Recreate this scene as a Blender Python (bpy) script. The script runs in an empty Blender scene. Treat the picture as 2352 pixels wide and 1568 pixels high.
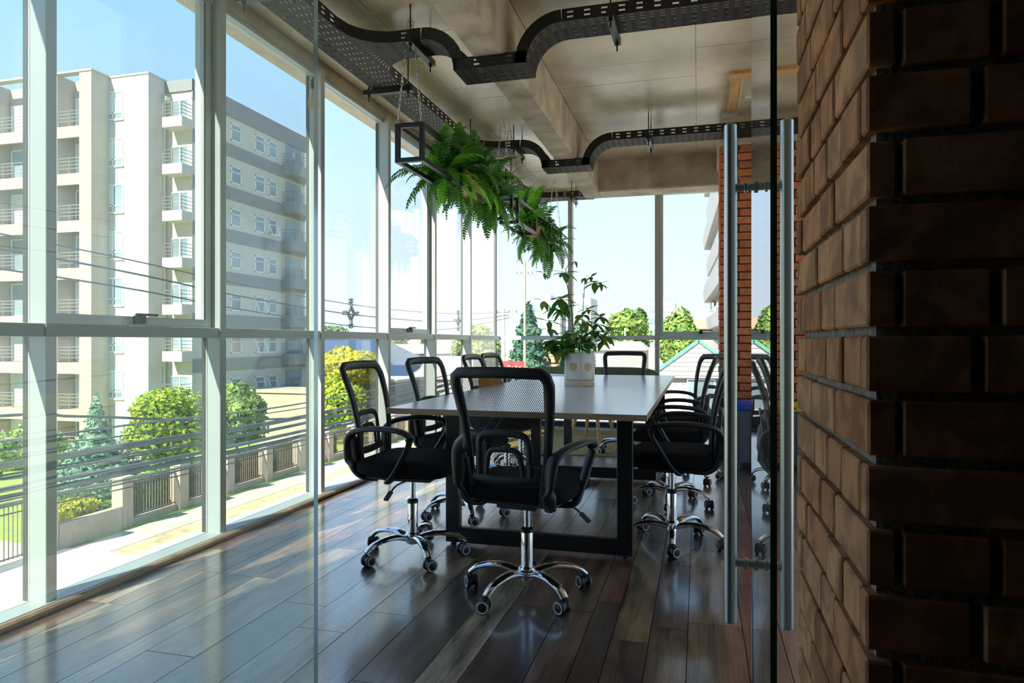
import bpy, math, random
from mathutils import Vector, Matrix
random.seed(7)
R = math.radians
sc = bpy.context.scene
COL = sc.collection

# ------------------------------------------------------------------ camera
cam_d = bpy.data.cameras.new('camera'); cam_d.lens = 24.0; cam_d.sensor_width = 36.0
cam_d.clip_start = 0.02; cam_d.clip_end = 800
cam = bpy.data.objects.new('camera', cam_d); COL.objects.link(cam)
cam.location = (0, 0, 1.09); cam.rotation_euler = (R(90), 0, R(15.30))
sc.camera = cam

# ------------------------------------------------------------------ sky
world = bpy.data.worlds.new('sky'); sc.world = world; world.use_nodes = True
wn = world.node_tree.nodes; wl = world.node_tree.links
for n in list(wn): wn.remove(n)
wo = wn.new('ShaderNodeOutputWorld'); wb = wn.new('ShaderNodeBackground')
tc = wn.new('ShaderNodeTexCoord'); sx = wn.new('ShaderNodeSeparateXYZ'); rp = wn.new('ShaderNodeValToRGB')
wl.new(tc.outputs['Generated'], sx.inputs[0]); wl.new(sx.outputs['Z'], rp.inputs[0])
wl.new(rp.outputs[0], wb.inputs[0]); wl.new(wb.outputs[0], wo.inputs[0])
SKY_STRENGTH = .74
wb.inputs[1].default_value = SKY_STRENGTH
el = rp.color_ramp.elements
el[0].position = 0.0; el[0].color = (.55, .61, .69, 1)
el[1].position = 1.0; el[1].color = (.11, .27, .78, 1)
for p, c in ((.10, (.51, .60, .70, 1)), (.24, (.43, .60, .80, 1)), (.42, (.31, .555, .88, 1)), (.60, (.18, .42, .88, 1))):
    e = el.new(p); e.color = c

# ------------------------------------------------------------------ sun
sun_d = bpy.data.lights.new('sun', 'SUN'); sun_d.energy = 5.8; sun_d.angle = R(.6); sun_d.color = (1, .93, .80)
sun = bpy.data.objects.new('sun', sun_d); COL.objects.link(sun)
sun.rotation_euler = Vector((.36, 1.08, -1.0)).to_track_quat('-Z', 'Y').to_euler()
sun.location = (-20, -30, 40)

# ------------------------------------------------------------------ exposure
vs = sc.view_settings
vs.view_transform = 'Standard'; vs.look = 'None'; vs.gamma = 1.0; vs.use_curve_mapping = False
vs.exposure = 1.42
sc.display_settings.display_device = 'sRGB'
sc.cycles.transparent_max_bounces = 24
sc.cycles.max_bounces = 10; sc.cycles.diffuse_bounces = 5; sc.cycles.glossy_bounces = 5
sc.cycles.sample_clamp_indirect = 6.0
sc.cycles.caustics_reflective = False; sc.cycles.caustics_refractive = False

# ------------------------------------------------------------------ materials
M = {}
def nt(name):
    m = bpy.data.materials.new(name); m.use_nodes = True; M[name] = m
    n = m.node_tree.nodes
    return m, n, m.node_tree.links, n['Principled BSDF']
def mk(name, col, rough=.5, metal=0.0, spec=.5, noise=0.0, nscale=8.0, bump=0.0, bscale=60.0, coat=0.0, stretch=None, rnoise=0.0):
    """Principled material; noise mottles the colour, bump gives fine relief"""
    m, n, l, b = nt(name)
    b.inputs['Base Color'].default_value = (*col, 1); b.inputs['Roughness'].default_value = rough
    b.inputs['Metallic'].default_value = metal; b.inputs['Specular IOR Level'].default_value = spec
    b.inputs['Coat Weight'].default_value = coat
    if noise or bump or rnoise:
        t = n.new('ShaderNodeTexCoord'); mp = n.new('ShaderNodeMapping')
        l.new(t.outputs['Object'], mp.inputs[0])
        if stretch: mp.inputs['Scale'].default_value = stretch
    if noise:
        tx = n.new('ShaderNodeTexNoise'); tx.inputs['Scale'].default_value = nscale; tx.inputs['Detail'].default_value = 6
        l.new(mp.outputs[0], tx.inputs['Vector'])
        mx = n.new('ShaderNodeMix'); mx.data_type = 'RGBA'
        mr = n.new('ShaderNodeMapRange'); mr.inputs[1].default_value = .3; mr.inputs[2].default_value = .7
        l.new(tx.outputs['Fac'], mr.inputs[0]); l.new(mr.outputs[0], mx.inputs['Factor'])
        mx.inputs['A'].default_value = (*[max(0, v * (1 - noise)) for v in col], 1)
        mx.inputs['B'].default_value = (*[min(1, v * (1 + noise)) for v in col], 1)
        l.new(mx.outputs['Result'], b.inputs['Base Color'])
    if rnoise:
        t2 = n.new('ShaderNodeTexNoise'); t2.inputs['Scale'].default_value = nscale * .6; t2.inputs['Detail'].default_value = 4
        l.new(mp.outputs[0], t2.inputs['Vector'])
        m2 = n.new('ShaderNodeMapRange'); m2.inputs[1].default_value = .3; m2.inputs[2].default_value = .7
        m2.inputs[3].default_value = max(.03, rough - rnoise); m2.inputs[4].default_value = min(1, rough + rnoise)
        l.new(t2.outputs['Fac'], m2.inputs[0]); l.new(m2.outputs[0], b.inputs['Roughness'])
    if bump:
        t3 = n.new('ShaderNodeTexNoise'); t3.inputs['Scale'].default_value = bscale; t3.inputs['Detail'].default_value = 5
        l.new(mp.outputs[0], t3.inputs['Vector'])
        bp = n.new('ShaderNodeBump'); bp.inputs['Strength'].default_value = bump; bp.inputs['Distance'].default_value = .01
        l.new(t3.outputs['Fac'], bp.inputs['Height']); l.new(bp.outputs[0], b.inputs['Normal'])
    return m
def mk_random(name, cols, rough=.6, noise=.25, nscale=12, bump=.3, bscale=80, stretch=None, spec=.4, rnoise=0, grain=None):
    """a colour picked per object from a ramp, mottled"""
    m = mk(name, (.5, .5, .5), rough, 0, spec, 0, nscale, bump, bscale, 0, stretch, rnoise)
    n = m.node_tree.nodes; l = m.node_tree.links; b = n['Principled BSDF']
    oi = n.new('ShaderNodeObjectInfo'); r = n.new('ShaderNodeValToRGB'); r.color_ramp.interpolation = 'CONSTANT'
    l.new(oi.outputs['Random'], r.inputs[0])
    e = r.color_ramp.elements
    e[0].position = 0; e[0].color = (*cols[0], 1); e[1].position = 1 / len(cols); e[1].color = (*cols[1], 1)
    for i in range(2, len(cols)):
        q = e.new(i / len(cols)); q.color = (*cols[i], 1)
    t = n.new('ShaderNodeTexCoord'); mp = n.new('ShaderNodeMapping'); l.new(t.outputs['Object'], mp.inputs[0])
    if stretch: mp.inputs['Scale'].default_value = stretch
    ad = n.new('ShaderNodeVectorMath'); ad.operation = 'ADD'
    sc_ = n.new('ShaderNodeVectorMath'); sc_.operation = 'SCALE'; sc_.inputs['Scale'].default_value = 37.0
    cb = n.new('ShaderNodeCombineXYZ'); l.new(oi.outputs['Random'], cb.inputs[0]); l.new(oi.outputs['Random'], cb.inputs[1])
    l.new(cb.outputs[0], sc_.inputs[0]); l.new(mp.outputs[0], ad.inputs[0]); l.new(sc_.outputs[0], ad.inputs[1])
    tx = n.new('ShaderNodeTexNoise'); tx.inputs['Scale'].default_value = nscale; tx.inputs['Detail'].default_value = 8
    tx.inputs['Distortion'].default_value = .6
    l.new(ad.outputs[0], tx.inputs['Vector'])
    fac = tx.outputs['Fac']
    if grain:
        m3 = n.new('ShaderNodeMapping'); m3.inputs['Scale'].default_value = grain; l.new(ad.outputs[0], m3.inputs[0])
        t4 = n.new('ShaderNodeTexNoise'); t4.inputs['Scale'].default_value = nscale; t4.inputs['Detail'].default_value = 10; t4.inputs['Roughness'].default_value = .7; t4.inputs['Distortion'].default_value = 1.5
        l.new(m3.outputs[0], t4.inputs['Vector'])
        av = n.new('ShaderNodeMath'); av.operation = 'ADD'; hf = n.new('ShaderNodeMath'); hf.operation = 'MULTIPLY'; hf.inputs[1].default_value = .5
        l.new(fac, av.inputs[0]); l.new(t4.outputs['Fac'], av.inputs[1]); l.new(av.outputs[0], hf.inputs[0]); fac = hf.outputs[0]
    mr = n.new('ShaderNodeMapRange'); mr.inputs[1].default_value = .41; mr.inputs[2].default_value = .59
    mr.inputs[3].default_value = 1 - noise; mr.inputs[4].default_value = 1 + noise
    l.new(fac, mr.inputs[0])
    mu = n.new('ShaderNodeVectorMath'); mu.operation = 'SCALE'
    l.new(r.outputs[0], mu.inputs[0]); l.new(mr.outputs[0], mu.inputs['Scale']); l.new(mu.outputs[0], b.inputs['Base Color'])
    return m
def mk_glass(name, tint=(1, 1, 1), ior=1.5, rough=0.0, haze=0.0):
    """clear sheet glass: Fresnel mix of see-through and mirror, with an optional mottled translucent veil imitating flare haze"""
    m = bpy.data.materials.new(name); m.use_nodes = True; M[name] = m
    n = m.node_tree.nodes; l = m.node_tree.links
    for k in list(n): n.remove(k)
    o = n.new('ShaderNodeOutputMaterial'); tr = n.new('ShaderNodeBsdfTransparent'); gl = n.new('ShaderNodeBsdfGlossy')
    fr = n.new('ShaderNodeFresnel'); mx = n.new('ShaderNodeMixShader')
    tr.inputs[0].default_value = (*tint, 1); gl.inputs['Roughness'].default_value = rough
    ge = n.new('ShaderNodeNewGeometry'); io = n.new('ShaderNodeMapRange')   # same reflectance on the way in and out of the sheet
    io.inputs[3].default_value = ior; io.inputs[4].default_value = 1/ior
    l.new(ge.outputs['Backfacing'], io.inputs[0]); l.new(io.outputs[0], fr.inputs[0])
    src = tr
    if haze:
        df = n.new('ShaderNodeBsdfTranslucent'); df.inputs[0].default_value = (.9, .95, .9, 1)
        tx = n.new('ShaderNodeTexNoise'); tx.inputs['Scale'].default_value = 1.6; tx.inputs['Detail'].default_value = 8
        t = n.new('ShaderNodeTexCoord'); l.new(t.outputs['Object'], tx.inputs['Vector'])
        mr = n.new('ShaderNodeMapRange'); mr.inputs[1].default_value = .3; mr.inputs[2].default_value = .75
        mr.inputs[3].default_value = haze * .5; mr.inputs[4].default_value = haze * 1.5
        l.new(tx.outputs['Fac'], mr.inputs[0])
        m0 = n.new('ShaderNodeMixShader'); l.new(mr.outputs[0], m0.inputs[0]); l.new(tr.outputs[0], m0.inputs[1]); l.new(df.outputs[0], m0.inputs[2])
        src = m0
    l.new(fr.outputs[0], mx.inputs[0]); l.new(src.outputs[0], mx.inputs[1]); l.new(gl.outputs[0], mx.inputs[2]); l.new(mx.outputs[0], o.inputs[0])
    return m
def mk_leaf(name, c1, c2, rough=.45, trans=.35, nscale=3.0, spec=.4):
    m, n, l, b = nt(name)
    t = n.new('ShaderNodeTexCoord'); tx = n.new('ShaderNodeTexNoise'); tx.inputs['Scale'].default_value = nscale; tx.inputs['Detail'].default_value = 5
    l.new(t.outputs['Object'], tx.inputs['Vector'])
    mr = n.new('ShaderNodeMapRange'); mr.inputs[1].default_value = .35; mr.inputs[2].default_value = .65
    l.new(tx.outputs['Fac'], mr.inputs[0])
    mx = n.new('ShaderNodeMix'); mx.data_type = 'RGBA'; mx.inputs['A'].default_value = (*c1, 1); mx.inputs['B'].default_value = (*c2, 1)
    l.new(mr.outputs[0], mx.inputs['Factor']); l.new(mx.outputs['Result'], b.inputs['Base Color'])
    b.inputs['Roughness'].default_value = rough; b.inputs['Specular IOR Level'].default_value = spec
    tl = n.new('ShaderNodeBsdfTranslucent'); l.new(mx.outputs['Result'], tl.inputs[0])
    ms = n.new('ShaderNodeMixShader'); ms.inputs[0].default_value = trans
    l.new(b.outputs[0], ms.inputs[1]); l.new(tl.outputs[0], ms.inputs[2]); l.new(ms.outputs[0], n['Material Output'].inputs[0])
    return m

# ------------------------------------------------------------------ mesh builder
class MB:
    def __init__(self): self.v = []; self.f = []; self.mi = []; self.uv = None
    def add(self, vs, fs, mi=0):
        o = len(self.v); self.v += [tuple(p) for p in vs]; self.f += [tuple(o + i for i in q) for q in fs]; self.mi += [mi] * len(fs)
    def box(self, x0, x1, y0, y1, z0, z1, mi=0):
        self.add([(x0,y0,z0),(x1,y0,z0),(x1,y1,z0),(x0,y1,z0),(x0,y0,z1),(x1,y0,z1),(x1,y1,z1),(x0,y1,z1)],
                 [(3,2,1,0),(4,5,6,7),(0,1,5,4),(1,2,6,5),(2,3,7,6),(3,0,4,7)], mi)
        return self
    def chamfer(self, x0, x1, y0, y1, z0, z1, b=.004, mi=0):
        """box with chamfered edges"""
        X = (x0, x1); Y = (y0, y1); Z = (z0, z1); idx = {}; vs = []
        for i in (0, 1):
            for j in (0, 1):
                for k in (0, 1):
                    sx_, sy_, sz_ = 1 - 2*i, 1 - 2*j, 1 - 2*k
                    for a, p in (('x', (X[i], Y[j]+sy_*b, Z[k]+sz_*b)), ('y', (X[i]+sx_*b, Y[j], Z[k]+sz_*b)), ('z', (X[i]+sx_*b, Y[j]+sy_*b, Z[k]))):
                        idx[a, i, j, k] = len(vs); vs.append(p)
        fs = []; q = idx
        for i in (0, 1):
            f = [q['x',i,0,0], q['x',i,1,0], q['x',i,1,1], q['x',i,0,1]]; fs.append(f if i else f[::-1])
            f = [q['y',0,i,0], q['y',0,i,1], q['y',1,i,1], q['y',1,i,0]]; fs.append(f if i else f[::-1])
            f = [q['z',0,0,i], q['z',1,0,i], q['z',1,1,i], q['z',0,1,i]]; fs.append(f if i else f[::-1])
        for i in (0, 1):
            for j in (0, 1):
                f = [q['x',i,j,0], q['x',i,j,1], q['y',i,j,1], q['y',i,j,0]]; fs.append(f if (i ^ j) else f[::-1])
                f = [q['x',i,0,j], q['x',i,1,j], q['z',i,1,j], q['z',i,0,j]]; fs.append(f if not (i ^ j) else f[::-1])
                f = [q['y',0,i,j], q['y',1,i,j], q['z',1,i,j], q['z',0,i,j]]; fs.append(f if (i ^ j) else f[::-1])
                for k in (0, 1):
                    f = [q['x',i,j,k], q['y',i,j,k], q['z',i,j,k]]; fs.append(f if (i + j + k) % 2 else f[::-1])
        self.add(vs, fs, mi); return self
    def tube(self, path, r, n=8, mi=0, flat=1.0, up=(0,0,1), cap=True, closed=False):
        """swept section; r may be a list; flat scales the section along 'up'"""
        P = [Vector(p) for p in path]; k = len(P)
        rs = r if isinstance(r, (list, tuple)) else [r] * k
        vs = []; upv = Vector(up)
        for i in range(k):
            a = P[(i-1) % k] if (closed or i) else P[i]; b = P[(i+1) % k] if (closed or i < k-1) else P[i]
            t = (b - a).normalized()
            u = upv - t * upv.dot(t)
            if u.length < 1e-4: u = Vector((1,0,0)) - t * t.x
            if u.length < 1e-4: u = Vector((0,1,0)) - t * t.y
            u.normalize(); w = t.cross(u)
            for j in range(n):
                an = 2*math.pi*(j+.5)/n
                vs.append(P[i] + w * (math.cos(an)*rs[i]) + u * (math.sin(an)*rs[i]*flat))
        fs = []
        for i in range(k if closed else k-1):
            i2 = (i+1) % k
            for j in range(n):
                j2 = (j+1) % n; fs.append((i*n+j, i*n+j2, i2*n+j2, i2*n+j))
        if cap and not closed:
            fs.append(tuple(range(n))[::-1]); fs.append(tuple(range((k-1)*n, k*n)))
        self.add(vs, fs, mi); return self
    def bar(self, p0, p1, w, h, mi=0, up=(0,0,1)):
        P0, P1 = Vector(p0), Vector(p1); t = (P1-P0).normalized(); u = Vector(up)
        u = u - t*u.dot(t)
        if u.length < 1e-4: u = Vector((0,1,0)) - t*t.y
        u.normalize(); s = t.cross(u)
        vs = []
        for P in (P0, P1):
            for a, b in ((-1,-1),(1,-1),(1,1),(-1,1)): vs.append(P + s*(a*w/2) + u*(b*h/2))
        self.add(vs, [(0,1,2,3),(7,6,5,4),(4,5,1,0),(5,6,2,1),(6,7,3,2),(7,4,0,3)], mi); return self
    def lathe(self, prof, n=24, c=(0,0,0), mi=0, mat=None):
        vs = []; k = len(prof); C = Vector(c)
        for r, z in prof:
            for j in range(n):
                a = 2*math.pi*j/n; p = Vector((r*math.cos(a), r*math.sin(a), z))
                vs.append((mat @ p if mat else p) + C)
        fs = []
        for i in range(k-1):
            for j in range(n):
                j2 = (j+1) % n; fs.append((i*n+j, i*n+j2, (i+1)*n+j2, (i+1)*n+j))
        if prof[0][0] > 1e-6: fs.append(tuple(range(n))[::-1])
        if prof[-1][0] > 1e-6: fs.append(tuple(range((k-1)*n, k*n)))
        self.add(vs, fs, mi); return self
    def grid(self, fn, us, ws, skip=None, mi=0, th=0.0, nrm=(0,0,1)):
        """surface patch with optional holes; th gives it a real thickness"""
        vs = []; fs = []; nu, nw = len(us), len(ws)
        for u in us:
            for w in ws: vs.append(Vector(fn(u, w)))
        cell = lambda i, j: 0 <= i < nu-1 and 0 <= j < nw-1 and not (skip and skip(i, j))
        if th:
            N = Vector(nrm) if not callable(nrm) else None
            base = len(vs)
            for i, u in enumerate(us):
                for j, w in enumerate(ws):
                    q = N if N is not None else Vector(nrm(u, w)); vs.append(vs[i*nw+j] + q*th)
        for i in range(nu-1):
            for j in range(nw-1):
                if not cell(i, j): continue
                a, b, c, d = i*nw+j, (i+1)*nw+j, (i+1)*nw+j+1, i*nw+j+1
                fs.append((a, b, c, d) if not th else (d, c, b, a))
                if th:
                    o = len(vs)//2; fs.append((a+o, b+o, c+o, d+o))
                    for p, q, nb in ((a, b, (i, j-1)), (b, c, (i+1, j)), (c, d, (i, j+1)), (d, a, (i-1, j))):
                        if not cell(*nb): fs.append((p, q, q+o, p+o))
        self.add(vs, fs, mi); return self
    def mesh(self, name, mats, smooth=True, angle=35):
        me = bpy.data.meshes.new(name); me.from_pydata(self.v, [], self.f)
        if not isinstance(mats, (list, tuple)): mats = [mats]
        for m in mats: me.materials.append(M[m])
        if len(mats) > 1: me.polygons.foreach_set('material_index', self.mi)
        if self.uv:
            ul = me.uv_layers.new(name='UVMap')
            for lp in me.loops: ul.data[lp.index].uv = self.uv[lp.vertex_index]
        if smooth:
            me.polygons.foreach_set('use_smooth', [True]*len(me.polygons))
            me.update(); me.set_sharp_from_angle(angle=R(angle))
        me.update(); return me
    def build(self, name, mats, parent=None, loc=None, smooth=True, angle=35, bevel=0):
        return put(name, self.mesh(name, mats, smooth, angle), parent, loc, bevel)
def put(name, me, parent=None, loc=None, bevel=0, rot=None):
    o = bpy.data.objects.new(name, me); COL.objects.link(o)
    if parent: o.parent = parent
    if loc is not None: o.location = loc
    if rot is not None: o.rotation_euler = rot
    if bevel:
        b = o.modifiers.new('bevel', 'BEVEL'); b.width = bevel; b.segments = 2; b.limit_method = 'ANGLE'
    return o
def tag(o, label=None, cat=None, group=None, kind=None):
    if label: o['label'] = label
    if cat: o['category'] = cat
    if group: o['group'] = group
    if kind: o['kind'] = kind
    return o
def thing(name, label, cat, loc=(0,0,0), rz=0, group=None):
    o = bpy.data.objects.new(name, None); COL.objects.link(o); o.location = loc; o.rotation_euler = (0,0,rz); o.empty_display_size = .1
    return tag(o, label, cat, group)
def setting(name, loc=(0,0,0)):
    o = bpy.data.objects.new(name, None); COL.objects.link(o); o.location = loc; o['kind'] = 'structure'; o.empty_display_size = .1
    return o
def clone(o, parent=None):
    c = o.copy(); COL.objects.link(c)
    if parent: c.parent = parent
    for ch in o.children: clone(ch, c)
    return c
def arc(c, r, a0, a1, n, plane='xz', off=0.0):
    out = []
    for i in range(n+1):
        a = R(a0 + (a1-a0)*i/n); u, w = r*math.cos(a), r*math.sin(a)
        out.append((c[0]+u, off, c[1]+w) if plane == 'xz' else (c[0]+u, c[1]+w, off))
    return out
def smooth_path(pts, n=6):
    """Catmull-Rom through the points"""
    P = [Vector(p) for p in pts]; out = []
    for i in range(len(P)-1):
        p0 = P[i-1] if i else P[0]*2-P[1]; p1, p2 = P[i], P[i+1]; p3 = P[i+2] if i+2 < len(P) else P[-1]*2-P[-2]
        for j in range(n):
            t = j/n
            out.append(.5*((2*p1) + (p2-p0)*t + (2*p0-5*p1+4*p2-p3)*t*t + (3*p1-p0-3*p2+p3)*t*t*t))
    out.append(P[-1]); return out

# ------------------------------------------------------------------ material list
mk('concrete', (.58, .495, .34), .30, spec=.6, noise=.42, nscale=1.5, bump=.08, bscale=24, rnoise=.14)
mk('concrete_rough', (.53, .44, .335), .75, noise=.32, nscale=5, bump=.5, bscale=45)
mk('concrete_edge', (.60, .52, .38), .7, noise=.25, nscale=4, bump=.4, bscale=40)
mk('mortar', (.30, .28, .26), .95, noise=.4, nscale=40, bump=1.0, bscale=120)
mk_random('brick', [(.47,.22,.105), (.43,.19,.088), (.52,.26,.125), (.46,.235,.125), (.40,.175,.08), (.55,.285,.15)], .85, .28, 14, .18, 60)
mk_random('brick_orange', [(.62,.205,.085), (.56,.175,.07), (.66,.235,.10), (.60,.195,.08), (.52,.155,.068)], .8, .15, 14, .3, 60)
mk('mortar_dark', (.045, .035, .03), .95)
mk_random('plank', [(.115,.062,.036), (.20,.115,.062), (.075,.044,.032), (.28,.175,.092), (.14,.075,.046), (.095,.060,.045), (.36,.27,.17), (.16,.092,.050), (.19,.085,.062), (.115,.080,.056)],
          .34, .75, 5, .10, 30, (2.2, .5, 1), .55, .06, (7, .8, 1))
_b = M['plank'].node_tree.nodes['Principled BSDF']; _b.inputs['IOR'].default_value = 1.9; _b.inputs['Coat Weight'].default_value = .9; _b.inputs['Coat IOR'].default_value = 1.85; _b.inputs['Coat Roughness'].default_value = .15
mk('plank_base', (.05, .035, .025), .5)
mk('window_white', (.50, .57, .55), .38, noise=.05, nscale=3)
mk('window_grey', (.40, .39, .365), .42)
mk('window_dark', (.03, .03, .03), .5)
mk('gasket', (.02, .02, .02), .6)
mk_glass('pane_glass', (.97, .985, .98), 1.45)
mk_glass('partition_glass', (.93, .97, .955), 1.5, haze=.10)  # translucent veil puts a pale flare haze into the sheet
mk('glass_edge', (.004, .035, .028), .08, spec=.9, coat=.5)
mk('glass_edge_sky_tint', (.42, .62, .72), .12, metal=.55, spec=.9)  # pale blue base stands in for sky mirrored in the edge
mk('copper_trim', (.42, .30, .18), .4, noise=.3, nscale=12)
mk('black_steel', (.010, .0105, .013), .38, spec=.5)
mk('tray_steel', (.014, .012, .011), .60, spec=.3, noise=.25, nscale=6)
mk('black_plastic', (.013, .014, .017), .42, spec=.5, bump=.05, bscale=900)
mk('black_fabric', (.008, .008, .010), .9, spec=.2, bump=.3, bscale=700)
mk('chrome', (.80, .80, .79), .06, metal=1)
mk('satin_steel', (.52, .54, .54), .30, metal=1)
mk('zinc', (.62, .60, .56), .28, metal=1)
mk('caster_white', (.75, .75, .74), .4)
mk('table_top', (.78, .76, .76), .20, spec=.6); M['table_top'].node_tree.nodes['Principled BSDF'].inputs['IOR'].default_value = 1.75
mk('table_edge', (.44, .31, .205), .5, noise=.18, nscale=9, stretch=(1, 1, 6))
mk('pine', (.62, .34, .12), .5, noise=.2, nscale=6, stretch=(6, 1, 6))
mk('pine_planter', (.70, .33, .09), .5, noise=.2, nscale=8, stretch=(1, 1, 8))
mk('plaster', (.62, .60, .56), .8, noise=.1, nscale=10)
mk('white_paint', (.75, .74, .70), .6)
mk('hall_paint', (.09, .08, .07), .8)
mk('sofa_green', (.14, .17, .085), .9, noise=.2, nscale=30, bump=.4, bscale=300)
mk('rug', (.42, .30, .09), .95, noise=.55, nscale=9, stretch=(1, 6, 1), bump=.5, bscale=200)
mk('mustard', (.52, .27, .015), .8, bump=.2, bscale=300)
mk('pot_white', (.78, .73, .68), .28, spec=.5)
mk('pot_tan', (.60, .41, .25), .4)
mk('saucer', (.66, .55, .38), .3)
mk('soil', (.05, .035, .025), .95, bump=.8, bscale=90)
mk('stem_green', (.13, .20, .045), .5)
mk('stem_brown', (.14, .095, .05), .7)
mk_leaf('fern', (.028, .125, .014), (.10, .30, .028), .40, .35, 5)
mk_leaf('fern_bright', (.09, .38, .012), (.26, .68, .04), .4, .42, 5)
mk_leaf('schefflera', (.05, .18, .035), (.16, .38, .06), .24, .5, 4, .6)
mk_leaf('schefflera_yellow', (.07, .20, .03), (.65, .62, .08), .25, .22, 22, .6)
mk('blue_plastic', (.008, .12, .70), .35)
mk('yellow_plastic', (.85, .55, .01), .35)
mk('grey_plastic', (.15, .165, .20), .45)
mk('bin_black', (.02, .02, .02), .6)  # near-black colour of the bin pedal
mk('label_red', (.30, .07, .20), .5)
mk('filament', (.75, .40, .09), .4, metal=.4)
mk_glass('bulb_glass', (1, .86, .58), 1.5)
mk('paper', (.75, .76, .78), .7)
# outside
mk('stucco_white', (.55, .53, .485), .9, noise=.04, nscale=2)
mk('stucco_beige', (.45, .385, .29), .9, noise=.05, nscale=2)
mk('stucco_grey', (.27, .275, .28), .9, noise=.06, nscale=2)
mk('stucco_cream', (.62, .585, .50), .9, noise=.05, nscale=2)
mk('frame_pvc', (.85, .85, .83), .4)
mk('far_glass', (.24, .32, .36), .06, spec=.9, noise=.35, nscale=.35)
mk('blind', (.66, .70, .70), .7)
mk('rail_grey', (.22, .21, .20), .5)
mk('asphalt', (.44, .42, .38), .9, noise=.1, nscale=1)
mk('pavement', (.50, .445, .36), .9, noise=.08, nscale=1.5)
mk('curb', (.42, .40, .36), .9)
mk('dry_grass', (.52, .42, .22), .95, noise=.35, nscale=2.5)
mk('lawn', (.28, .46, .06), .95, noise=.3, nscale=3)
mk('far_ground', (.30, .33, .18), .95, noise=.3, nscale=.08)
mk('fence_post', (.44, .37, .285), .9, noise=.08, nscale=4)
mk('fence_iron', (.20, .15, .11), .6)
mk('cable', (.06, .085, .09), .6)
mk('cable_grey', (.13, .15, .15), .6)
mk('pole_concrete', (.60, .56, .50), .9)
mk('wood_pole', (.32, .27, .22), .9)
mk('roof_grey', (.50, .47, .42), .9)
mk('roof_tile', (.55, .26, .15), .9)
mk('salmon', (.72, .38, .23), .9)
mk('pale_wall', (.46, .455, .435), .9)
mk('siding', (.27, .265, .245), .9)
mk('green_trim', (.10, .30, .22), .7)
mk('red_board', (.70, .035, .035), .5)
mk('white_print', (.85, .84, .82), .6)
mk('trunk', (.12, .085, .06), .9)
mk_leaf('leaf_bluegreen', (.08, .21, .14), (.30, .48, .33), .7, .15, 2.2, .2)
mk_leaf('leaf_yellow', (.30, .33, .02), (.66, .60, .06), .7, .3, 1.4, .2)
mk_leaf('leaf_lime', (.14, .27, .02), (.48, .56, .07), .7, .3, 1.8, .2)
mk_leaf('leaf_light', (.10, .23, .05), (.38, .50, .14), .7, .3, 1.2, .2)
mk_leaf('leaf_mid', (.06, .15, .04), (.20, .33, .09), .7, .25, .8, .2)
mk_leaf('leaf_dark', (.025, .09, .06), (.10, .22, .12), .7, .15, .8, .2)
mk_leaf('leaf_flower', (.62, .30, .42), (.80, .60, .68), .7, .2, 3, .2)
# woven chair back: black threads with real gaps between them
def mk_mesh_cloth():
    m, n, l, b = nt('mesh_cloth')
    b.inputs['Base Color'].default_value = (.035, .034, .034, 1); b.inputs['Roughness'].default_value = .6
    uv = n.new('ShaderNodeUVMap'); s_ = n.new('ShaderNodeSeparateXYZ'); l.new(uv.outputs[0], s_.inputs[0])
    def mth(op, a, b_=None):
        q = n.new('ShaderNodeMath'); q.operation = op
        for i, x in enumerate((a, b_)):
            if x is None: continue
            if isinstance(x, (int, float)): q.inputs[i].default_value = x
            else: l.new(x, q.inputs[i])
        return q.outputs[0]
    k = 2*math.pi/.0078
    a = mth('ADD', s_.outputs[0], mth('MULTIPLY', s_.outputs[1], .62)); c = mth('SUBTRACT', s_.outputs[0], mth('MULTIPLY', s_.outputs[1], .62))
    hole = mth('ADD', mth('COSINE', mth('MULTIPLY', a, k)), mth('COSINE', mth('MULTIPLY', c, k)))
    fac = mth('GREATER_THAN', hole, -.12)
    tr = n.new('ShaderNodeBsdfTransparent'); mx = n.new('ShaderNodeMixShader')
    l.new(fac, mx.inputs[0]); l.new(b.outputs[0], mx.inputs[1]); l.new(tr.outputs[0], mx.inputs[2])
    l.new(mx.outputs[0], n['Material Output'].inputs[0])
mk_mesh_cloth()

# ================================================================== SETTING
ZC, ZB, ZLIP = 3.07, 2.73, 2.98
# ---- floor: base slab and every plank a piece of its own
floor = MB().box(-2.75, 3.1, -2.6, 8.95, -.25, -.014).build('floor', 'plank_base', smooth=False); floor['kind'] = 'structure'
rnd = random.Random(11)
plank_cache = {}
def plank(w, L):
    k = (round(w, 3), round(L, 2))
    if k not in plank_cache:
        plank_cache[k] = MB().box(-w/2+.0014, w/2-.0014, .0014, L-.0014, -.0135, 0).mesh('plank', 'plank', smooth=False)
    return plank_cache[k]
x = -2.515
while x < 1.15:
    w = rnd.choice((.20, .20, .20, .135, .20, .10))
    y = 1.05 + rnd.choice((-.9, -.6, -.35, -.1, .0)) * .9
    while y < 8.74:
        L = rnd.choice((1.25, 1.25, .95, 1.25, .75))
        if y + L > 8.70: L = max(.03, round(8.74 - y, 2))
        if L > .05 and y + L > 1.3: put('plank', plank(w, L), floor, (x + w/2, y, rnd.uniform(-.0006, 0)))
        y += L
    x += w
rest = MB()   # the boards out of sight behind the pillar and the brick wall
while x < 2.93:
    y = 1.45 + rnd.uniform(-.9, 0)
    while y < 8.7:
        L = min(rnd.choice((1.25, .95)), 8.74-y); rest.box(x+.0014, min(x+.2, 2.94)-.0014, max(1.45, y)+.0014, y+L-.0014, -.0135, 0); y += L
    x += .2
rest.build('plank_field', 'plank', floor, smooth=False)['kind'] = 'stuff'
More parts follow.
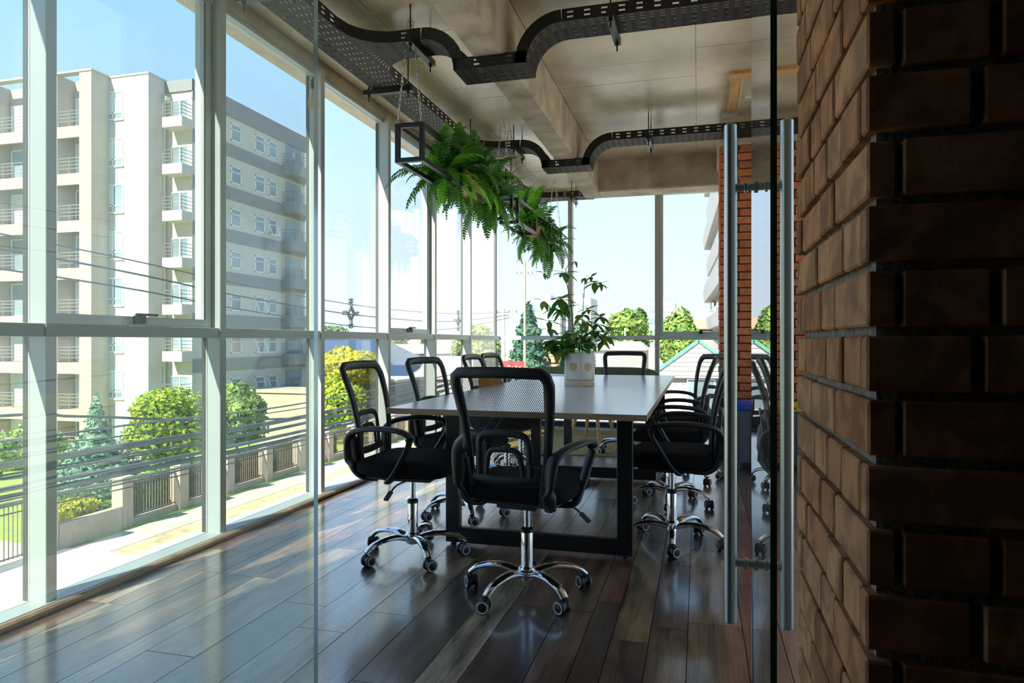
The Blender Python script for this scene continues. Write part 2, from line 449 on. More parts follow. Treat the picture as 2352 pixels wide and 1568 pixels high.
# ---- ceiling with beams and formwork sheets
ceiling = MB().box(-2.78, 3.1, -2.6, 9.0, ZC, ZC+.22).build('ceiling', 'concrete', smooth=False); ceiling['kind'] = 'structure'
MB().box(-2.80, -2.572, -2.6, 9.0, ZLIP, ZC+.001).build('slab_edge', 'concrete_edge', ceiling, smooth=False)
MB().box(-2.572, 3.1, 8.70, 9.0, ZLIP, ZC+.001).build('slab_edge', 'concrete_edge', ceiling, smooth=False)
def rough_beam(name, x0, x1, y0, y1, z0, z1, axis, seed):
    """a cast beam: the soffit arrises are ragged"""
    rr = random.Random(seed); m = MB(); L0, L1 = (y0, y1) if axis == 'y' else (x0, x1); n = int((L1-L0)/.05)+1
    vs = []; fs = []
    for i in range(n+1):
        t = L0 + (L1-L0)*i/n
        a, b = (x0, x1) if axis == 'y' else (y0, y1)
        j = lambda s: rr.uniform(0, s)
        sec = [(a, z1), (a, z0+.012+j(.006)), (a+.008+j(.008), z0), (b-.008-j(.008), z0), (b, z0+.012+j(.010)), (b, z1)]
        for u, z in sec: vs.append((u, t, z) if axis == 'y' else (t, u, z))
    for i in range(n):
        for j in range(5):
            q = (i*6+j, i*6+j+1, (i+1)*6+j+1, (i+1)*6+j); fs.append(q[::-1] if axis == 'y' else q)
    fs += [tuple(range(6)), tuple(range(n*6, n*6+6))[::-1]]
    m.add(vs, fs); return m.build(name, 'concrete_rough', ceiling, smooth=False)
rough_beam('beam', -1.262, -1.062, -2.5, 7.80, ZB, ZC+.001, 'y', 1)
rough_beam('beam', -1.062, 3.05, 7.47, 7.80, ZB, ZC+.001, 'x', 2)
rr = random.Random(5)
for xa, xb in ((-2.568, -1.90), (-1.90, -1.266), (-1.058, -.02), (-.02, 1.02), (1.02, 2.1)):
    y = 1.7 + rr.uniform(-.3, .1)
    while y < 7.4 or (xb < -1.2 and y < 8.6):
        y1 = min(y + rr.choice((1.22, 1.75, .35, 1.22)), 7.465 if xa > -1.2 else 8.695)
        if y1 - y > .05:
            MB().chamfer(xa+.002, xb-.002, y+.002, y1-.002, ZC-.004-rr.uniform(0, .0025), ZC+.002, .0015).build('formwork_panel', 'concrete', ceiling, smooth=False)
        y = y1
        if y >= 7.46 and xa > -1.2 or y > 8.69: break
for b in ((.215, 1.5, 5.24, 5.34), (.235, .305, 5.345, 6.12)):
    MB().chamfer(*b, ZC-.03, ZC+.002, .002).build('timber_batten', 'pine', ceiling, smooth=False)
MB().box(.19, .33, 6.12, 6.30, ZC-.012, ZC+.002).build('plaster_patch', 'plaster', ceiling, smooth=False)
MB().box(.31, .325, 5.345, 6.12, ZC-.016, ZC+.002).build('plaster_patch', 'plaster', ceiling, smooth=False)
MB().box(.36, .50, 5.80, 5.83, ZC-.012, ZC+.002).build('junction_plate', 'white_paint', ceiling, smooth=False)

# ---- left curtain wall
XG = -2.625
def pane(p, x0, x1, y0, y1, z0, z1, mat='pane_glass'): return MB().box(x0, x1, y0, y1, z0, z1).build('pane', mat, p, smooth=False)
win = setting('window_1')
ML = (.04, 1.10, 2.16, 3.20, 4.24, 5.31, 6.37, 7.47)
TZ0, TZ1 = 1.110, 1.164
for y in ML:
    MB().chamfer(-2.655, -2.54, y, y+.05, .03, ZLIP+.02, .002).build('mullion', 'window_white', win, smooth=False)
    MB().box(-2.657, -2.634, y-.003, y, .03, ZLIP).build('gasket', 'gasket', win, smooth=False)
MB().box(-2.70, -2.525, .04, 8.76, -.02, .034).build('sill', 'window_white', win, smooth=False)
MB().box(-2.66, -2.585, .04, 8.76, ZLIP-.03, ZLIP+.01).build('head_rail', 'window_white', win, smooth=False)
ME = list(ML) + [8.77]
SASH = (2.16, 5.31)
for a, b in zip(ME[:-1], ME[1:]):
    y0, y1 = a + .05, b
    MB().chamfer(-2.655, -2.546, y0, y1, TZ0, TZ1, .002).build('transom', 'window_white', win, smooth=False)
    pane(win, XG-.004, XG+.004, y0, y1, .034, TZ0)
    if a in SASH:
        s_ = MB().box(-2.66, -2.595, y0, y0+.04, TZ1, ZLIP).box(-2.66, -2.595, y1-.052, y1-.006, TZ1, ZLIP).box(-2.66, -2.595, y0+.04, y1-.052, TZ1, TZ1+.045)
        s_.box(-2.66, -2.595, y0+.04, y1-.052, ZLIP-.045, ZLIP)
        so = s_.build('sash', 'window_white', win, smooth=False)
        MB().box(-2.60, -2.593, y1-.057, y1-.052, TZ1+.045, ZLIP-.045).build('gasket', 'gasket', so, smooth=False)
        ym = (y0+y1)/2 - .03
        MB().chamfer(-2.60, -2.55, ym-.018, ym+.018, TZ1+.012, TZ1+.05, .004).chamfer(-2.575, -2.556, ym-.03, ym+.10, TZ1+.048, TZ1+.060, .003).build('handle', 'black_plastic', so, smooth=False)
        pane(so, XG-.004, XG+.004, y0+.04, y1-.052, TZ1+.045, ZLIP-.045)
    else:
        pane(win, XG-.004, XG+.004, y0, y1, TZ1, ZLIP-.03)
MB().box(-2.655, -2.62, 8.765, 8.80, .0, ZLIP).build('corner_seam', 'gasket', win, smooth=False)
tr = MB().tube([(-2.512, yy, .017 + .001*math.sin(yy*3)) for yy in [(-.9 + i*.35) for i in range(28)]], .017, 8, up=(0,0,1)).build('trim_1', 'copper_trim'); tr['kind'] = 'structure'

# ---- back curtain wall
wb_ = setting('window_2')
MX = (-1.632, -.530, .57, 1.67, 2.77)
for x in MX:
    MB().chamfer(x, x+.055, 8.70, 8.81, .05, ZLIP+.02, .002).build('mullion', 'window_grey', wb_, smooth=False)
MB().box(-2.62, 3.0, 8.72, 8.83, -.02, .055).build('sill', 'window_dark', wb_, smooth=False)
MB().box(-2.62, 3.0, 8.74, 8.82, ZLIP-.03, ZLIP+.01).build('head_rail', 'window_grey', wb_, smooth=False)
EX = [-2.675] + list(MX) + [3.0]
for a, b in zip(EX[:-1], EX[1:]):
    x0, x1 = a + .055, b
    MB().chamfer(x0, x1, 8.705, 8.81, TZ0, TZ1, .002).build('transom', 'window_white', wb_, smooth=False)
    pane(wb_, x0, x1, 8.776, 8.784, .055, TZ0)
    if abs(a + .53) < .01:
        s_ = MB().box(x0, x0+.045, 8.72, 8.80, TZ1, ZLIP).box(x1-.045, x1, 8.72, 8.80, TZ1, ZLIP).box(x0+.045, x1-.045, 8.72, 8.80, TZ1, TZ1+.05).box(x0+.045, x1-.045, 8.72, 8.80, ZLIP-.05, ZLIP)
        so = s_.build('sash', 'window_white', wb_, smooth=False)
        xm = x0 + .50
        MB().chamfer(xm-.02, xm+.02, 8.66, 8.72, TZ1+.02, TZ1+.06, .004).chamfer(xm-.02, xm+.14, 8.67, 8.69, TZ1+.055, TZ1+.068, .003).build('handle', 'black_plastic', so, smooth=False)
        pane(so, x0+.045, x1-.045, 8.776, 8.784, TZ1+.05, ZLIP-.05)
    else:
        pane(wb_, x0, x1, 8.776, 8.784, TZ1, ZLIP-.03)

# ---- right-hand side of the room (beyond the door) : more of the same glazing
wr = setting('window_3')
for i in range(7):
    y = 1.45 + i*1.05
    MB().chamfer(2.95, 3.06, y, y+.05, .03, ZC, .002).build('mullion', 'window_white', wr, smooth=False)
    if i < 6 or True:
        y1 = min(y+1.05, 8.78)
        MB().box(2.955, 3.06, y+.05, y1, TZ0, TZ1).build('transom', 'window_white', wr, smooth=False)
        pane(wr, 3.026, 3.034, y+.05, y1, .03, TZ0); pane(wr, 3.026, 3.034, y+.05, y1, TZ1, ZC)

# ---- the hall the camera stands in
for nm, b in (('wall_back', (-2.75, 3.1, -2.7, -2.55)), ('wall_left', (-2.75, -2.6, -2.6, .04)), ('wall_right', (2.95, 3.1, -2.6, .87))):
    o = MB().box(*b, -.02, ZC).build(nm, 'hall_paint', smooth=False); o['kind'] = 'structure'

hc = MB().box(-2.6, 2.95, -2.55, 1.36, 2.62, 2.70).build('hall_light_screen', 'hall_paint', smooth=False); hc['kind'] = 'structure'  # unseen dark lid added to keep light off the brick front
# ---- bricks
brick_cache = {}
def brick_mesh(l, w, h, mat):
    k = (round(l, 3), round(w, 3), round(h, 3), mat)
    if k not in brick_cache: brick_cache[k] = MB().chamfer(0, l, 0, w, 0, h, .0028).mesh('brick', mat, smooth=False)
    return brick_cache[k]
XC, YC, YE = .185, .86, 1.436
pier = MB().box(XC+.013, 3.0, YC+.013, YE-.014, 0, ZC).build('wall_brick', 'mortar', smooth=False); pier['kind'] = 'structure'
PZ = .0742; SL = .026; JT = .0115
rb = random.Random(3)
k0 = int((1.102 - .02) / PZ)
for k in range(-k0, int((ZC - 1.102)/PZ)):
    z = 1.102 + k*PZ + JT/2; h = PZ - JT
    if z > 2.35 or z < .02: continue
    cover = (k % 2 == 1)
    jit = lambda: rb.uniform(-.0018, .0018)
    # front face, towards the hall
    xs = XC if cover else XC + SL + JT
    cuts = [xs]; L = (.205, .118)[(k//2) % 2] if cover else (.098, .205)[((k+1)//2) % 2]
    cuts.append(xs + L)
    while cuts[-1] < .66: cuts.append(cuts[-1] + .215)
    for a, b in zip(cuts[:-1], cuts[1:]):
        put('brick', brick_mesh(round(b-a-JT if b is not cuts[-1] or True else b-a, 3), SL+.004, h, 'brick'), pier, (a, YC + jit(), z + jit()*.5))
    # return face, towards the room
    ys = YC + (SL + JT if cover else 0)
    cuts = [ys, ys + (.11 if cover else .205)]
    while cuts[-1] < YE - .03: cuts.append(min(cuts[-1] + (.205 if rb.random() < .7 else .11), YE + rb.uniform(-.012, .004)))
    for a, b in zip(cuts[:-1], cuts[1:]):
        l = round(b - a - (JT if b < YE-.03 else .002), 3)
        if l < .02: continue
        o = put('brick', brick_mesh(l, SL+.004, h, 'brick'), pier, (XC + SL + .004 + jit(), a, z + jit()*.5)); o.rotation_euler = (0, 0, R(90))
# far brick pillar
PX0, PX1, PYF = .184, 1.02, 6.47
pil = MB().box(PX0+.012, PX1-.012, PYF+.012, 6.96, 0, 2.86).build('brick_pillar', 'mortar_dark', smooth=False); pil['kind'] = 'structure'
MB().box(PX0-.004, PX1+.3, PYF+.004, 7.47, 2.86, ZC).build('concrete_cap', 'concrete_rough', pil, smooth=False)
for k in range(40):
    z = .006 + k*.0715; h = .0715-.010
    off = .17 if k % 2 else .055
    cuts = [PX0 + (.006 if k % 2 else 0), PX0 + off]
    while cuts[-1] < PX1 - .02: cuts.append(min(cuts[-1] + .235, PX1))
    for a, b in zip(cuts[:-1], cuts[1:]):
        l = round(b-a-.011, 3)
        if l > .015: put('brick', brick_mesh(l, .03, h, 'brick_orange'), pil, (a, PYF + rb.uniform(-.003, .003), z))
    for j, (a, l) in enumerate(((PYF+.03, .20), (PYF+.245, .21))):
        o = put('brick', brick_mesh(l, .03, h, 'brick_orange'), pil, (PX0+.03 + rb.uniform(-.002, .003), a, z)); o.rotation_euler = (0, 0, R(90))

# ---- glass partition and the open glass door
part_ = MB()
part_.box(-2.54, -.852, 1.391, 1.409, .012, ZC-.012)
part_.mi[-3] = 1   # the polished free edge
wp = part_.build('wall_glass', ['partition_glass', 'glass_edge_sky_tint'], smooth=False); wp['kind'] = 'structure'
MB().box(-2.54, -.86, 1.38, 1.42, ZC-.03, ZC).build('channel', 'satin_steel', wp, smooth=False)
MB().box(-2.51, -.86, 1.38, 1.42, 0, .014).build('channel', 'satin_steel', wp, smooth=False)
door = setting('door_1', (.139, 1.40, 0)); door.rotation_euler = (0, 0, R(-1.95))
dm = MB().box(-.006, .006, 0, .95, .012, 2.75); dm.mi = [1, 1, 1, 0, 1, 0]
dm.build('glass_leaf', ['partition_glass', 'glass_edge'], door, smooth=False)
hd = MB()
for sx_ in (-1, 1):
    hd.lathe([(0, .300), (.0145, .300), (.0175, .303), (.0175, 1.697), (.0145, 1.70), (0, 1.70)], 28, (sx_*.074, .615, 0))
    for z in (.47, 1.522):
        rot = Matrix.Rotation(R(90*sx_), 3, 'Y')
        hd.lathe([(.0115, .006), (.0115, .028), (.0165, .030), (.0165, .036), (.0115, .038), (.0115, .074)], 20, (0, .615, z), 0, rot)
        hd.lathe([(.0175, .0062), (.0175, .011), (.012, .013)], 20, (0, .615, z), 0, rot)
hd.build('pull_handle', 'satin_steel', door)
MB().box(-.02, .02, 0, .10, .0, .10).build('pivot_shoe', 'satin_steel', door, smooth=False)

# ================================================================== CABLE TRAYS
ZT = 2.87; RH = .068; TH = .0018
def slot_axis(L, pitch, ln, start=.03):
    us = [0.0]; hole = []; u = start
    while u + ln < L - .01:
        us += [u, u+ln]; hole.append(len(us)-2); u += pitch
    us.append(L); return us, set(hole)
def cross_axis(W, n, w, margin):
    ws = [0.0]; hole = []; p = (W - 2*margin)/(n-1)
    for i in range(n):
        c = margin + i*p; ws += [c-w/2, c+w/2]; hole.append(len(ws)-2)
    ws.append(W); return ws, set(hole)
def slotted(m, fn, L, W, nrm, n=8, pitch=.075, ln=.030, w=.0065, margin=.022, extra=0):
    us, hu = slot_axis(L, pitch, ln); ws, hw = cross_axis(W, n, w, margin)
    m.grid(fn, us, ws, lambda i, j: i in hu and j in hw, 0, TH, nrm)
def rail(m, pth, h=RH, slots=True, base=None):
    """upright flange along a plan path (list of x,y,z at its foot)"""
    P = [Vector(p) for p in pth]; cum = [0]
    for a, b in zip(P[:-1], P[1:]): cum.append(cum[-1] + (b-a).length)
    L = cum[-1]
    def at(u):
        for i in range(len(P)-1):
            if u <= cum[i+1] + 1e-9: return P[i].lerp(P[i+1], (u-cum[i])/max(1e-9, cum[i+1]-cum[i]))
        return P[-1]
    if slots: us, hu = slot_axis(L, .095, .034)
    else: us, hu = [L*i/max(1, len(P)-1) for i in range(len(P))], set()
    ws = [0, h*.26, h*.40, h*.62, h*.76, h]
    m.grid(lambda u, w: at(u) + Vector((0, 0, w)), us, ws, lambda i, j: i in hu and j in (1, 3), 0, TH, lambda u, w: (0.0, 0.0, 0.0))
TXL, TXR = -2.225, -1.985
def rail_solid(m, pth, h=RH, slots=True, side=(1, 0, 0)):
    P = [Vector(p) for p in pth]; cum = [0]
    for a, b in zip(P[:-1], P[1:]): cum.append(cum[-1] + (b-a).length)
    L = cum[-1]
    def at(u):
        for i in range(len(P)-1):
            if u <= cum[i+1] + 1e-9: return P[i].lerp(P[i+1], (u-cum[i])/max(1e-9, cum[i+1]-cum[i]))
        return P[-1]
    if slots: us, hu = slot_axis(L, .095, .034)
    else: us, hu = cum, set()
    ws = [0, h*.24, h*.38, h*.62, h*.76, h]
    m.grid(lambda u, w: at(u) + Vector((0, 0, w)), us, ws, (lambda i, j: i in hu and j in (1, 3)) if slots else None, 0, TH, side)
BR = (3.735, 6.05, 8.28)          # near edge of the three branches
BW = .24; RF = .25
main = thing('cable_tray', 'long black perforated cable tray running along the window side of the ceiling', 'cable tray', (0, 0, 0))
m = MB(); y = 2.05; segs = []
slotted(m, lambda u, w: (TXL + w, 2.05 + u, ZT), 6.55, TXR-TXL, (0, 0, 1))
m.build('tray_base', 'tray_steel', main, smooth=False)
m = MB(); rail_solid(m, [(TXL, 2.05, ZT), (TXL, 8.6, ZT)], side=(TH, 0, 0)); m.build('side_rail', 'black_steel', main, smooth=False)
y0 = 2.05
for b in BR:
    m = MB(); rail_solid(m, [(TXR, y0, ZT), (TXR, b-RF, ZT)], side=(-TH, 0, 0)); y0 = b + BW + RF
    m.build('side_rail', 'black_steel', main, smooth=False)
def hanger(parent, c, ax, half, zt=ZT, rods=(-1, 1)):
    """channel strut under the tray on two threaded rods"""
    m = MB(); d = Vector((1, 0, 0)) if ax == 'x' else Vector((0, 1, 0)); C = Vector(c)
    m.bar(C - d*half - Vector((0,0,.020)), C + d*half - Vector((0,0,.020)), .040, .036)
    o = m.build('hanger_strut', 'black_steel', parent, smooth=False)
    for s_ in rods:
        p = C + d*(half-.035)*s_
        r = MB().tube([p - Vector((0,0,.085)), (p.x, p.y, ZC-.002)], .0045, 6)
        r.lathe([(.012, -.052), (.012, -.040)], 6, p); r.lathe([(.010, .004), (.010, .016)], 6, p)
        r.build('threaded_rod', 'black_steel', o)
for y in (3.02, 4.40, 5.75, 7.1): hanger(main, ((TXL+TXR)/2, y, ZT), 'x', .185)
def branch(yb, xend, label, hang, stub=False):
    t = thing('cable_tray', label, 'cable tray', (0, 0, 0), group='cable trays crossing the ceiling')
    XJ = TXR + RF; DL, DR = -1.375, -.940; ZD = 2.665; r = ZT - ZD
    # junction with swept corners
    m = MB()
    g = lambda u: RF - math.sqrt(max(0, RF*RF - (RF-u)**2))
    us, hu = slot_axis(RF, .0833, .030, .02)
    us = sorted(set(us + [RF*i/12 for i in range(13)]))
    N = 14; ws = []; hole = set()
    for i in range(N):
        c = (i+.5)/N; ws += [c-.008, c+.008]; hole.add(len(ws)-1)
    ws = [0] + ws + [1]
    m.grid(lambda u, w: (TXR + u, (yb - g(u)) + w*(BW + 2*g(u)), ZT), us, ws, lambda i, j: (j in hole) and any(.02+.0833*k <= us[i] < .02+.0833*k+.0299 for k in range(3)) and (us[i] < RF*.9), 0, TH, (0, 0, 1))
    m.build('junction_plate', 'tray_steel', t, smooth=False)
    for s_, yy in ((-1, yb), (1, yb+BW)):
        pts = [(TXR + RF*i/14, yy + s_*g(RF*i/14), ZT) for i in range(15)]
        m = MB(); rail_solid(m, pts, slots=False, side=(0, -s_*TH, 0)); m.build('curved_rail', 'black_steel', t, smooth=True)
    if stub:
        m = MB(); slotted(m, lambda u, w: (XJ + u, yb + w, ZT), xend-XJ, BW, (0, 0, 1)); m.build('tray_base', 'tray_steel', t, smooth=False)
        for s_, yy in ((-1, yb), (1, yb+BW)):
            m = MB(); rail_solid(m, [(XJ, yy, ZT), (xend, yy, ZT)], side=(0, -s_*TH, 0)); m.build('side_rail', 'black_steel', t, smooth=False)
        for hx in hang: hanger(t, (hx, yb + BW/2, ZT), 'y', .19)
        return t
    # run: flat, drop bend, low flat, rise bend, flat
    run = [(XJ, ZT), (DL - r, ZT)] + [(DL - r + r*math.sin(R(a)), ZD + r*math.cos(R(a))) for a in range(10, 91, 10)]
    run2 = [(DR, ZD)] + [(DR + r - r*math.cos(R(a)), ZD + r*math.sin(R(a))) for a in range(10, 91, 10)] + [(xend, ZT)]
    def sheet(m, run):
        cum = [0]
        for a, b in zip(run[:-1], run[1:]): cum.append(cum[-1] + math.dist(a, b))
        def f(u, w):
            for i in range(len(run)-1):
                if u <= cum[i+1] + 1e-9:
                    t_ = (u-cum[i])/max(1e-9, cum[i+1]-cum[i]); a, b = run[i], run[i+1]
                    return (a[0]+(b[0]-a[0])*t_, yb + w, a[1]+(b[1]-a[1])*t_)
            return (run[-1][0], yb+w, run[-1][1])
        L = cum[-1]; us, hu = slot_axis(L, .055, .026); hv = {round(us[i], 6) for i in hu}
        ws, hw = cross_axis(BW, 8, .0065, .022)
        allu = sorted(set([round(q, 6) for q in us] + [round(q, 6) for q in cum]))
        def isin(q):
            return any(h - 1e-6 <= q < h + .026 - 1e-5 for h in hv)
        fl = [isin(q) for q in allu]
        m.grid(f, allu, ws, lambda i, j: fl[i] and j in hw, 0, TH, (0, 0, 1))
    for q_ in (run, run2):
        m = MB(); sheet(m, q_); m.build('tray_base', 'tray_steel', t, smooth=True)
    m2 = MB()
    slotted(m2, lambda u, w: (DL + u, yb + w, ZD), DR-DL, BW, (0, 0, 1), pitch=.055, ln=.026)
    m2.build('tray_base', 'tray_steel', t, smooth=False)
    def flange(m, run, s_):
        """flange standing square to the curved base"""
        vs = []; fs = []
        for i, p in enumerate(run):
            a = Vector(run[max(0, i-1)]); b = Vector(run[min(len(run)-1, i+1)]); d = (b-a).normalized()
            n = Vector((-d.y, d.x)) * -RH
            if i == 0: pass
            yy = yb if s_ < 0 else yb + BW
            for q in (0, 1):
                for k in (0, 1): vs.append((p[0] + n.x*q*FL, yy - s_*k*TH, p[1] + n.y*q*FL))
        for i in range(len(run)-1):
            o = i*4
            for a, b in ((0, 1), (1, 3), (3, 2), (2, 0)): fs.append((o+a, o+b, o+4+b, o+4+a))
        e = (len(run)-1)*4; fs += [(0, 2, 3, 1), (e, e+1, e+3, e+2)]
        m.add(vs, fs)
    FL = -1
    for s_ in (-1, 1):
        for q_ in (run[1:], run2[:-1]):
            m = MB(); flange(m, q_, s_); m.build('bend_rail', 'black_steel', t, smooth=True)
    for s_, yy in ((-1, yb), (1, yb+BW)):
        for a_, b_, z_ in ((XJ, DL-r, ZT), (DL, DR, ZD), (DR+r, xend, ZT)):
            m = MB(); rail_solid(m, [(a_, yy, z_), (b_, yy, z_)], side=(0, -s_*TH, 0)); m.build('side_rail', 'black_steel', t, smooth=False)
    for hx in hang: hanger(t, (hx, yb + BW/2, ZT), 'y', .19)
    return t
branch(BR[0], 1.9, 'nearest black cable tray dipping under the beam above the table head', (-1.63, -.46))
branch(BR[1], 2.2, 'middle black cable tray dipping under the beam towards the brick pillar', (-1.63, -.42))
branch(BR[2], -1.265, 'farthest black cable tray, a short spur near the back window', (-1.5,), True)

# ================================================================== PENDANT BULBS
def bulb(loc, ztop, label):
    t = thing('pendant_bulb', label, 'light bulb', loc, group='bare filament bulbs on black cords')
    MB().tube([(0, 0, .19), (.002, .003, (ztop-loc[2])*.5), (0, 0, ztop-loc[2])], .0032, 6).build('cord', 'black_plastic', t)
    MB().lathe([(0, .20), (.008, .198), (.010, .185), (.0195, .178), (.0205, .135), (.0185, .126), (.0165, .125)], 18).build('socket', 'black_plastic', t)
    MB().lathe([(.0145, .127), (.0155, .118), (.021, .098), (.030, .062), (.0335, .040), (.030, .020), (.018, .006), (0, .001)], 20).build('bulb_glass', 'bulb_glass', t)
    m = MB()
    for i in range(6):
        a = i*math.pi/3; m.tube([(.011*math.cos(a), .011*math.sin(a), .105), (.013*math.cos(a), .013*math.sin(a), .045)], .0014, 5)
    m.tube([(0, 0, .125), (0, 0, .10)], .004, 6); m.build('filament', 'filament', t)
bulb((-2.205, 3.60, 2.462), ZT, 'bare filament bulb hanging by the window side, from the long tray')
bulb((.312, 6.10, 2.450), ZT+.01, 'bare filament bulb hanging in front of the brick pillar')

# ================================================================== HANGING PLANTERS
chain_cache = {}
def chain_mesh(L):
    k = round(L, 3)
    if k in chain_cache: return chain_cache[k]
    m = MB(); n = max(2, round(L/.030)); p = L/n
    for i in range(n):
        c = Vector((0, 0, p*(i+.5))); hl, hw = p*.5+.004, .0075
        ring = []
        for j in range(10):
            a = 2*math.pi*j/10; u, w = hw*math.cos(a), hl*math.sin(a)
            ring.append(c + (Vector((u, 0, w)) if i % 2 else Vector((0, u, w))))
        m.tube(ring, .0021, 5, closed=True, up=(0, 1, 0) if i % 2 else (1, 0, 0))
    chain_cache[k] = m.mesh('chain', 'zinc'); return chain_cache[k]
def planter(y0, label, wood):
    x0, x1, z0, z1 = -1.775, -1.590, 2.172, 2.408; L = 2.06; b = .027
    t = thing('hanging_planter', label, 'planter', ((x0+x1)/2, y0, z0))
    cx = (x0+x1)/2; hw = (x1-x0)/2; H = z1-z0; ys = (0, L*.345, L*.69, L)
    m = MB()
    for sx_ in (-1, 1):
        for z in (b/2, H-b/2): m.box(sx_*(hw-b/2)-b/2, sx_*(hw-b/2)+b/2, 0, L, z-b/2, z+b/2)
    for y in ys:
        yy = min(max(y, b/2), L-b/2)
        for sx_ in (-1, 1): m.box(sx_*(hw-b/2)-b/2, sx_*(hw-b/2)+b/2, yy-b/2, yy+b/2, b, H-b)
        for z in (b/2, H-b/2): m.box(-hw+b, hw-b, yy-b/2, yy+b/2, z-b/2, z+b/2)
    m.build('frame', 'black_steel', t, smooth=False)
    # slatted pine trough in the middle cell
    w = MB()
    ya, yb_ = ys[1]+.10, ys[2]-.12
    for z in (.006, .055, .104):
        for sx_ in (-1, 1): w.box(sx_*(hw-.02)-.007, sx_*(hw-.02)+.007, ya, yb_, z-.024+.02, z+.022+.02)
        for yy in (ya, yb_): w.box(-hw+.027, hw-.027, yy-.007, yy+.007, z-.024+.02, z+.022+.02)
    w.box(-hw+.03, hw-.03, ya, yb_, .0215, .03)
    w.build('wooden_trough', 'pine_planter', t, smooth=False)
    for yy, hk in ((.0105, .02), (L-.0105, L-.03)):
        hp = Vector((.0, hk, ZC - z0 - .04))
        for sx_ in (-1, 1):
            a = Vector((sx_*(hw-b/2), yy, H)); e = Vector((sx_*.012, hk, ZC - z0 - .045)); d = e - a
            o = put('chain', chain_mesh(d.length), t, a); o.rotation_mode = 'QUATERNION'; o.rotation_quaternion = d.to_track_quat('Z', 'Y')
        MB().tube(smooth_path([hp + Vector((0,0,.04)), hp + Vector((0,0,.02)), hp + Vector((.012,0,.008)), hp + Vector((.006,0,-.008)), hp + Vector((-.012,0,-.004)), hp + Vector((-.014,0,.008))], 4), .0032, 6).build('ceiling_hook', 'zinc', t)
    return t
planter(3.80, 'black cuboid frame planter on chains, the nearer one above the table', 'pine')
planter(6.04, 'black cuboid frame planter on chains, the farther one by the back window', 'pine')

# ---- ferns: each frond its own piece
def frond_mesh(L, n, wmax, droop, lift, seed, mat):
    rr = random.Random(seed); m = MB(); spine = []
    for i in range(n+1):
        t = i/n; ang = lift*(1-t) - droop*t*t
        spine.append((t, ang))
    P = [Vector((0, 0, 0))]; 
    for i in range(n):
        t, a = spine[i]; P.append(P[-1] + Vector((0, math.cos(a), math.sin(a)))*(L/n))
    m.tube(P, [.0028*(1-.8*i/n)+.0006 for i in range(n+1)], 4)
    for i in range(2, n+1):
        t = i/n; w = wmax*min(1, t*3.0)*(1-t)**.62 + .003
        d = (P[i]-P[i-1]).normalized(); side = Vector((1, 0, 0)); up = side.cross(d)
        for s_ in (-1, 1):
            dirv = (side*s_*1.0 + d*.32 - up*(.20+rr.uniform(-.12, .12))).normalized()
            hw = d * (L/n)*.43
            a, b = P[i]-hw, P[i]+hw; mid = P[i] + dirv*w*.55; tip = P[i] + dirv*w - up*w*.12 + d*w*.10
            vs = [a, b, mid+hw*.95, mid-hw*.95, tip]
            m.add(vs, [(0, 1, 2, 3), (3, 2, 4)] if s_ > 0 else [(3, 2, 1, 0), (4, 2, 3)])
    return m.mesh('frond', mat, smooth=False)
FR = {}
for mat in ('fern', 'fern_bright'):
    FR[mat] = [frond_mesh(L, n, w, dr, li, 20+i, mat) for i, (L, n, w, dr, li) in enumerate(((.34, 17, .088, .7, .25), (.42, 20, .095, .9, .4), (.29, 15, .080, .5, .1), (.38, 18, .090, 1.2, .55), (.24, 13, .072, .8, .3)))]
def fern(loc, label, n, bright, spread, seed, hang=0.0, el=(-35, 85)):
    rr = random.Random(seed); t = thing('fern', label, 'fern', loc, group='green ferns in the hanging planters')
    m = MB(); m.lathe([(0, -.03), (.035, -.03), (.045, .01), (.02, .03), (0, .032)], 10); m.build('root_ball', 'soil', t)
    for i in range(n):
        az = i*2.399 + rr.uniform(-.3, .3); e = R(rr.uniform(*el))
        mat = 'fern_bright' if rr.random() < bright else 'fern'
        o = put('frond', rr.choice(FR[mat]), t, (rr.uniform(-spread[0], spread[0]), rr.uniform(-spread[1], spread[1]), rr.uniform(-.02, .03)))
        o.rotation_euler = Matrix.Rotation(az, 3, 'Z').to_4x4().to_3x3().__matmul__(Matrix.Rotation(e, 3, 'X')).to_euler()
        s_ = rr.uniform(.75, 1.2); o.scale = (s_, s_, s_)
    return t
PCX = -1.683
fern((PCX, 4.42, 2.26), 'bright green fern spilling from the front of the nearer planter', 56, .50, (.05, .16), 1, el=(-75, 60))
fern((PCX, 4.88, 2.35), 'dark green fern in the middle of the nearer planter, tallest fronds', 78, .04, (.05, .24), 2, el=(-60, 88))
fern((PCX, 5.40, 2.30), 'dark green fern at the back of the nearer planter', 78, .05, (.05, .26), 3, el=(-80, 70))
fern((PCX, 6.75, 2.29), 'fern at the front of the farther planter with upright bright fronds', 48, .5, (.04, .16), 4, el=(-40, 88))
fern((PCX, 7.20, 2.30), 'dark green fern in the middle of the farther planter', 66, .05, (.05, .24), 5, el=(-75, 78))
fern((PCX, 7.75, 2.24), 'dark green fern trailing from the far end of the farther planter', 56, .08, (.05, .20), 6, el=(-85, 45))

